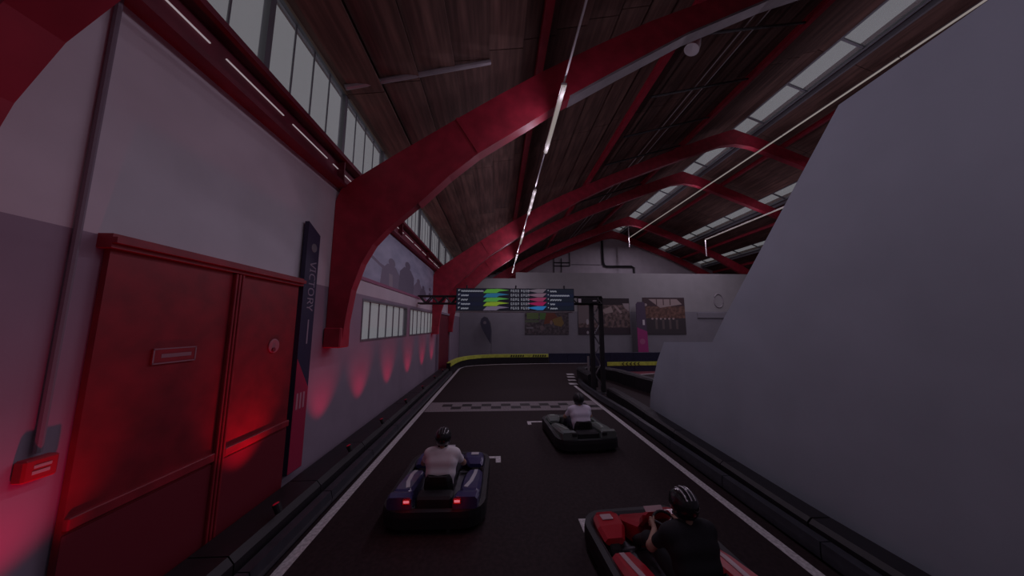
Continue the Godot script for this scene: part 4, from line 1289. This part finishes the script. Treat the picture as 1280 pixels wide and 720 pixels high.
func driver_meshes():
	var skin := []
	var shirt := []
	var pants := []
	var shoes := []
	# head, neck
	skin.append([Vector3(0, 0.97, -0.06), Vector3(0, 0.91, -0.07), 0.088, 0.078])
	skin.append([Vector3(0, 0.90, -0.10), Vector3(0, 0.855, -0.105), 0.05, 0.045])
	skin.append([Vector3(0, 0.935, -0.155), Vector3(0, 0.92, -0.162), 0.012, 0.015])
	skin.append([Vector3(0, 0.86, -0.04), Vector3(0, 0.79, -0.03), 0.052, 0.05])
	# trunk under the clothes
	skin.append([Vector3(0, 0.70, -0.01), Vector3(0, 0.32, 0.085), 0.085, 0.085])
	shirt.append([Vector3(-0.14, 0.72, -0.02), Vector3(0.14, 0.72, -0.02), 0.092, 0.092])
	shirt.append([Vector3(-0.13, 0.62, 0.02), Vector3(0.13, 0.62, 0.02), 0.118, 0.118])
	shirt.append([Vector3(-0.11, 0.48, 0.065), Vector3(0.11, 0.48, 0.065), 0.118, 0.118])
	shirt.append([Vector3(-0.08, 0.34, 0.09), Vector3(0.08, 0.34, 0.09), 0.12, 0.12])
	pants.append([Vector3(-0.08, 0.29, 0.07), Vector3(0.08, 0.29, 0.07), 0.115, 0.115])
	for s in [-1, 1]:
		var sh := Vector3(s * 0.205, 0.72, -0.03)
		var el := Vector3(s * 0.315, 0.53, -0.16)
		var wr := Vector3(s * 0.165, 0.565, -0.335)
		skin.append([sh, el, 0.05, 0.040])
		skin.append([el, wr, 0.042, 0.027])
		shirt.append([sh, sh.lerp(el, 0.62), 0.066, 0.056])
		shirt.append([Vector3(s * 0.08, 0.75, -0.03), sh, 0.07, 0.066])
		var hip := Vector3(s * 0.09, 0.27, 0.05)
		var kn := Vector3(s * 0.20, 0.43, -0.40)
		var an := Vector3(s * 0.15, 0.20, -0.74)
		skin.append([hip, kn, 0.07, 0.05]); skin.append([kn, an, 0.045, 0.032])
		pants.append([hip, kn, 0.092, 0.066]); pants.append([kn, an, 0.066, 0.048])
		shoes.append([an + Vector3(0, -0.045, 0.015), an + Vector3(s * 0.01, 0.02, -0.10), 0.04, 0.036])
		shoes.append([an + Vector3(s * 0.01, 0.02, -0.10), an + Vector3(s * 0.015, 0.055, -0.15), 0.036, 0.03])
	body_mesh = flesh(skin, 0.013, 0.03)
	shirt_mesh = flesh(shirt, 0.013, 0.05)
	pants_mesh = flesh(pants, 0.013, 0.05)
	shoe_mesh = flesh(shoes, 0.011, 0.02)
	# hands closed on the wheel rim: palm, four fingers round the rim, thumb along it
	var c = Vector3(0, 0.54, -0.40)
	var wb = wheel_basis()
	var parts = []
	for s: float in [-1.0, 1.0]:
		var bones = []
		var grip: float = 18.0 if s > 0 else 162.0
		var r0 = 0.135
		var dir = wb * Vector3(cos(deg_to_rad(grip)), sin(deg_to_rad(grip)), 0)
		var tang = wb * Vector3(-sin(deg_to_rad(grip)), cos(deg_to_rad(grip)), 0) * s
		var nrm = wb * Vector3(0, 0, 1)
		var rim = c + dir * r0
		var wr = Vector3(s * 0.165, 0.565, -0.335)
		bones.append([wr, rim + nrm * 0.028 + dir * 0.02, 0.026, 0.024])
		for q in 4:
			var along: float = (q - 1.5) * 0.021
			var o = rim + tang * along
			var ln: float = [0.92, 1.0, 0.97, 0.82][q]
			var a = o + dir * 0.030 + nrm * 0.018
			var b = o + dir * 0.026 * ln - nrm * 0.020 * ln
			var d = o - dir * 0.010 - nrm * 0.026 * ln
			var e = o - dir * 0.024 * ln + nrm * 0.002
			bones.append([rim + nrm * 0.028 + dir * 0.02 + tang * along * 0.9, a, 0.013, 0.0105])
			bones.append([a, b, 0.0105, 0.0098]); bones.append([b, d, 0.0098, 0.009]); bones.append([d, e, 0.009, 0.0078])
		var t0 = rim + nrm * 0.026 - dir * 0.002 + tang * 0.018
		bones.append([rim + nrm * 0.03 + dir * 0.012 + tang * 0.006, t0, 0.014, 0.0115])
		bones.append([t0, t0 + tang * 0.032 - dir * 0.006 - nrm * 0.006, 0.0115, 0.0095])
		parts.append(flesh(bones, 0.0045, 0.006))
	var st := SurfaceTool.new()
	st.begin(Mesh.PRIMITIVE_TRIANGLES)
	st.append_from(body_mesh, 0, Transform3D.IDENTITY)
	for p in parts: st.append_from(p, 0, Transform3D.IDENTITY)
	body_mesh = st.commit()

func make_driver(at: Vector3, turn: float, skin: Material, shirt: Material, pants: Material, shell: Material, stripe: Material, label: String):
	var p := base("person", at, turn)
	tag(p, label, "person", "kart drivers")
	put(body_mesh, "body", skin, p)
	put(shirt_mesh, "shirt", shirt, p)
	put(pants_mesh, "trousers", pants, p)
	put(shoe_mesh, "shoes", M.black, p)
	# full-face helmet
	var c := Vector3(0, 0.955, -0.065)
	var st := mb()
	st.set_smooth_group(0)
	var prof := []
	for k in 13:
		var a := PI * (-0.36 + 0.86 * k / 12.0)
		prof.append([cos(a) * 0.128, sin(a) * 0.142])
	lathe(st, prof, 24, Transform3D(Basis.IDENTITY, c), Vector3(1, 1, 1.14))
	var h := build(st, "helmet", shell, p)
	st = mb()
	var rows := []
	for y in [-0.015, 0.02, 0.055]:
		var row := []
		for k in 13:
			var a := deg_to_rad(200.0 + 140.0 * k / 12.0)
			var rr := sqrt(maxf(0.0, 1.0 - pow(y / 0.142, 2))) * 0.128 + 0.003
			row.append(c + Vector3(cos(a) * rr, y, sin(a) * rr * 1.14))
		rows.append(row)
	for i in 2:
		for k in 12: quad(st, rows[i][k], rows[i + 1][k], rows[i + 1][k + 1], rows[i][k + 1])
	build(st, "visor", M.black, h)
	for x in [-0.045, 0.0, 0.045]:
		st = mb()
		var pts := []
		for k in 9:
			var a := deg_to_rad(35.0 + 80.0 * k / 8.0)
			var ry := sqrt(1.0 - pow(x / 0.128, 2))
			pts.append(c + Vector3(x, sin(a) * 0.1425 * ry, cos(a) * 0.1465 * ry))
		tube(st, pts, 0.0055, 6); build(st, "helmet_stripe", stripe, h)
	st = mb(); cbox(st, c + Vector3(0, -0.128, -0.02), Vector3(0.15, 0.035, 0.17), 0.014); build(st, "helmet_collar", M.black, h)
	return p

func gloss(c: Color, rough := 0.3) -> StandardMaterial3D:
	var m := mat(c, rough)
	m.clearcoat_enabled = true
	m.clearcoat = 0.6
	m.clearcoat_roughness = 0.15
	return m

func karts():
	driver_meshes()
	var white := gloss(lin(0.7, 0.7, 0.74))
	var dark_trim := mat(lin(0.05, 0.05, 0.055), 0.4)
	var helm := gloss(lin(0.014, 0.014, 0.016), 0.2)
	var skin := mat(lin(0.42, 0.25, 0.18), 0.55)
	var k1 := Vector3(-0.85, 0, -4.93)
	make_kart(k1, deg_to_rad(-1), gloss(lin(0.05, 0.045, 0.15)), white, dark_trim, true, "blue-violet go-kart with two glowing red tail lights")
	make_driver(k1, deg_to_rad(-1), skin, mat(lin(0.86, 0.82, 0.84), 0.8), mat(lin(0.03, 0.03, 0.04), 0.8), helm, mat(lin(0.15, 0.15, 0.16), 0.3), "person in white shirt and black helmet driving the blue-violet kart")
	var k2 := Vector3(1.96, 0, -7.25)
	make_kart(k2, deg_to_rad(4), gloss(lin(0.16, 0.19, 0.17)), gloss(lin(0.40, 0.48, 0.42)), mat(lin(0.16, 0.20, 0.18), 0.4), false, "dark grey-green go-kart ahead, near the start line")
	make_driver(k2, deg_to_rad(4), skin, mat(lin(0.80, 0.76, 0.88), 0.8), mat(lin(0.04, 0.04, 0.06), 0.8), mat(lin(0.02, 0.02, 0.022), 0.4), dark_trim, "person in pale lilac shirt driving the kart ahead by the start line")
	var k3 := Vector3(1.86, 0, -3.03)
	make_kart(k3, deg_to_rad(4), gloss(lin(0.50, 0.016, 0.03)), gloss(lin(0.6, 0.42, 0.44)), dark_trim, false, "glossy red go-kart closest to the viewer at lower right")
	make_driver(k3, deg_to_rad(4), skin, mat(lin(0.016, 0.015, 0.02), 0.85), mat(lin(0.02, 0.02, 0.024), 0.85), helm, white, "person in black shirt and striped black helmet driving the red kart")
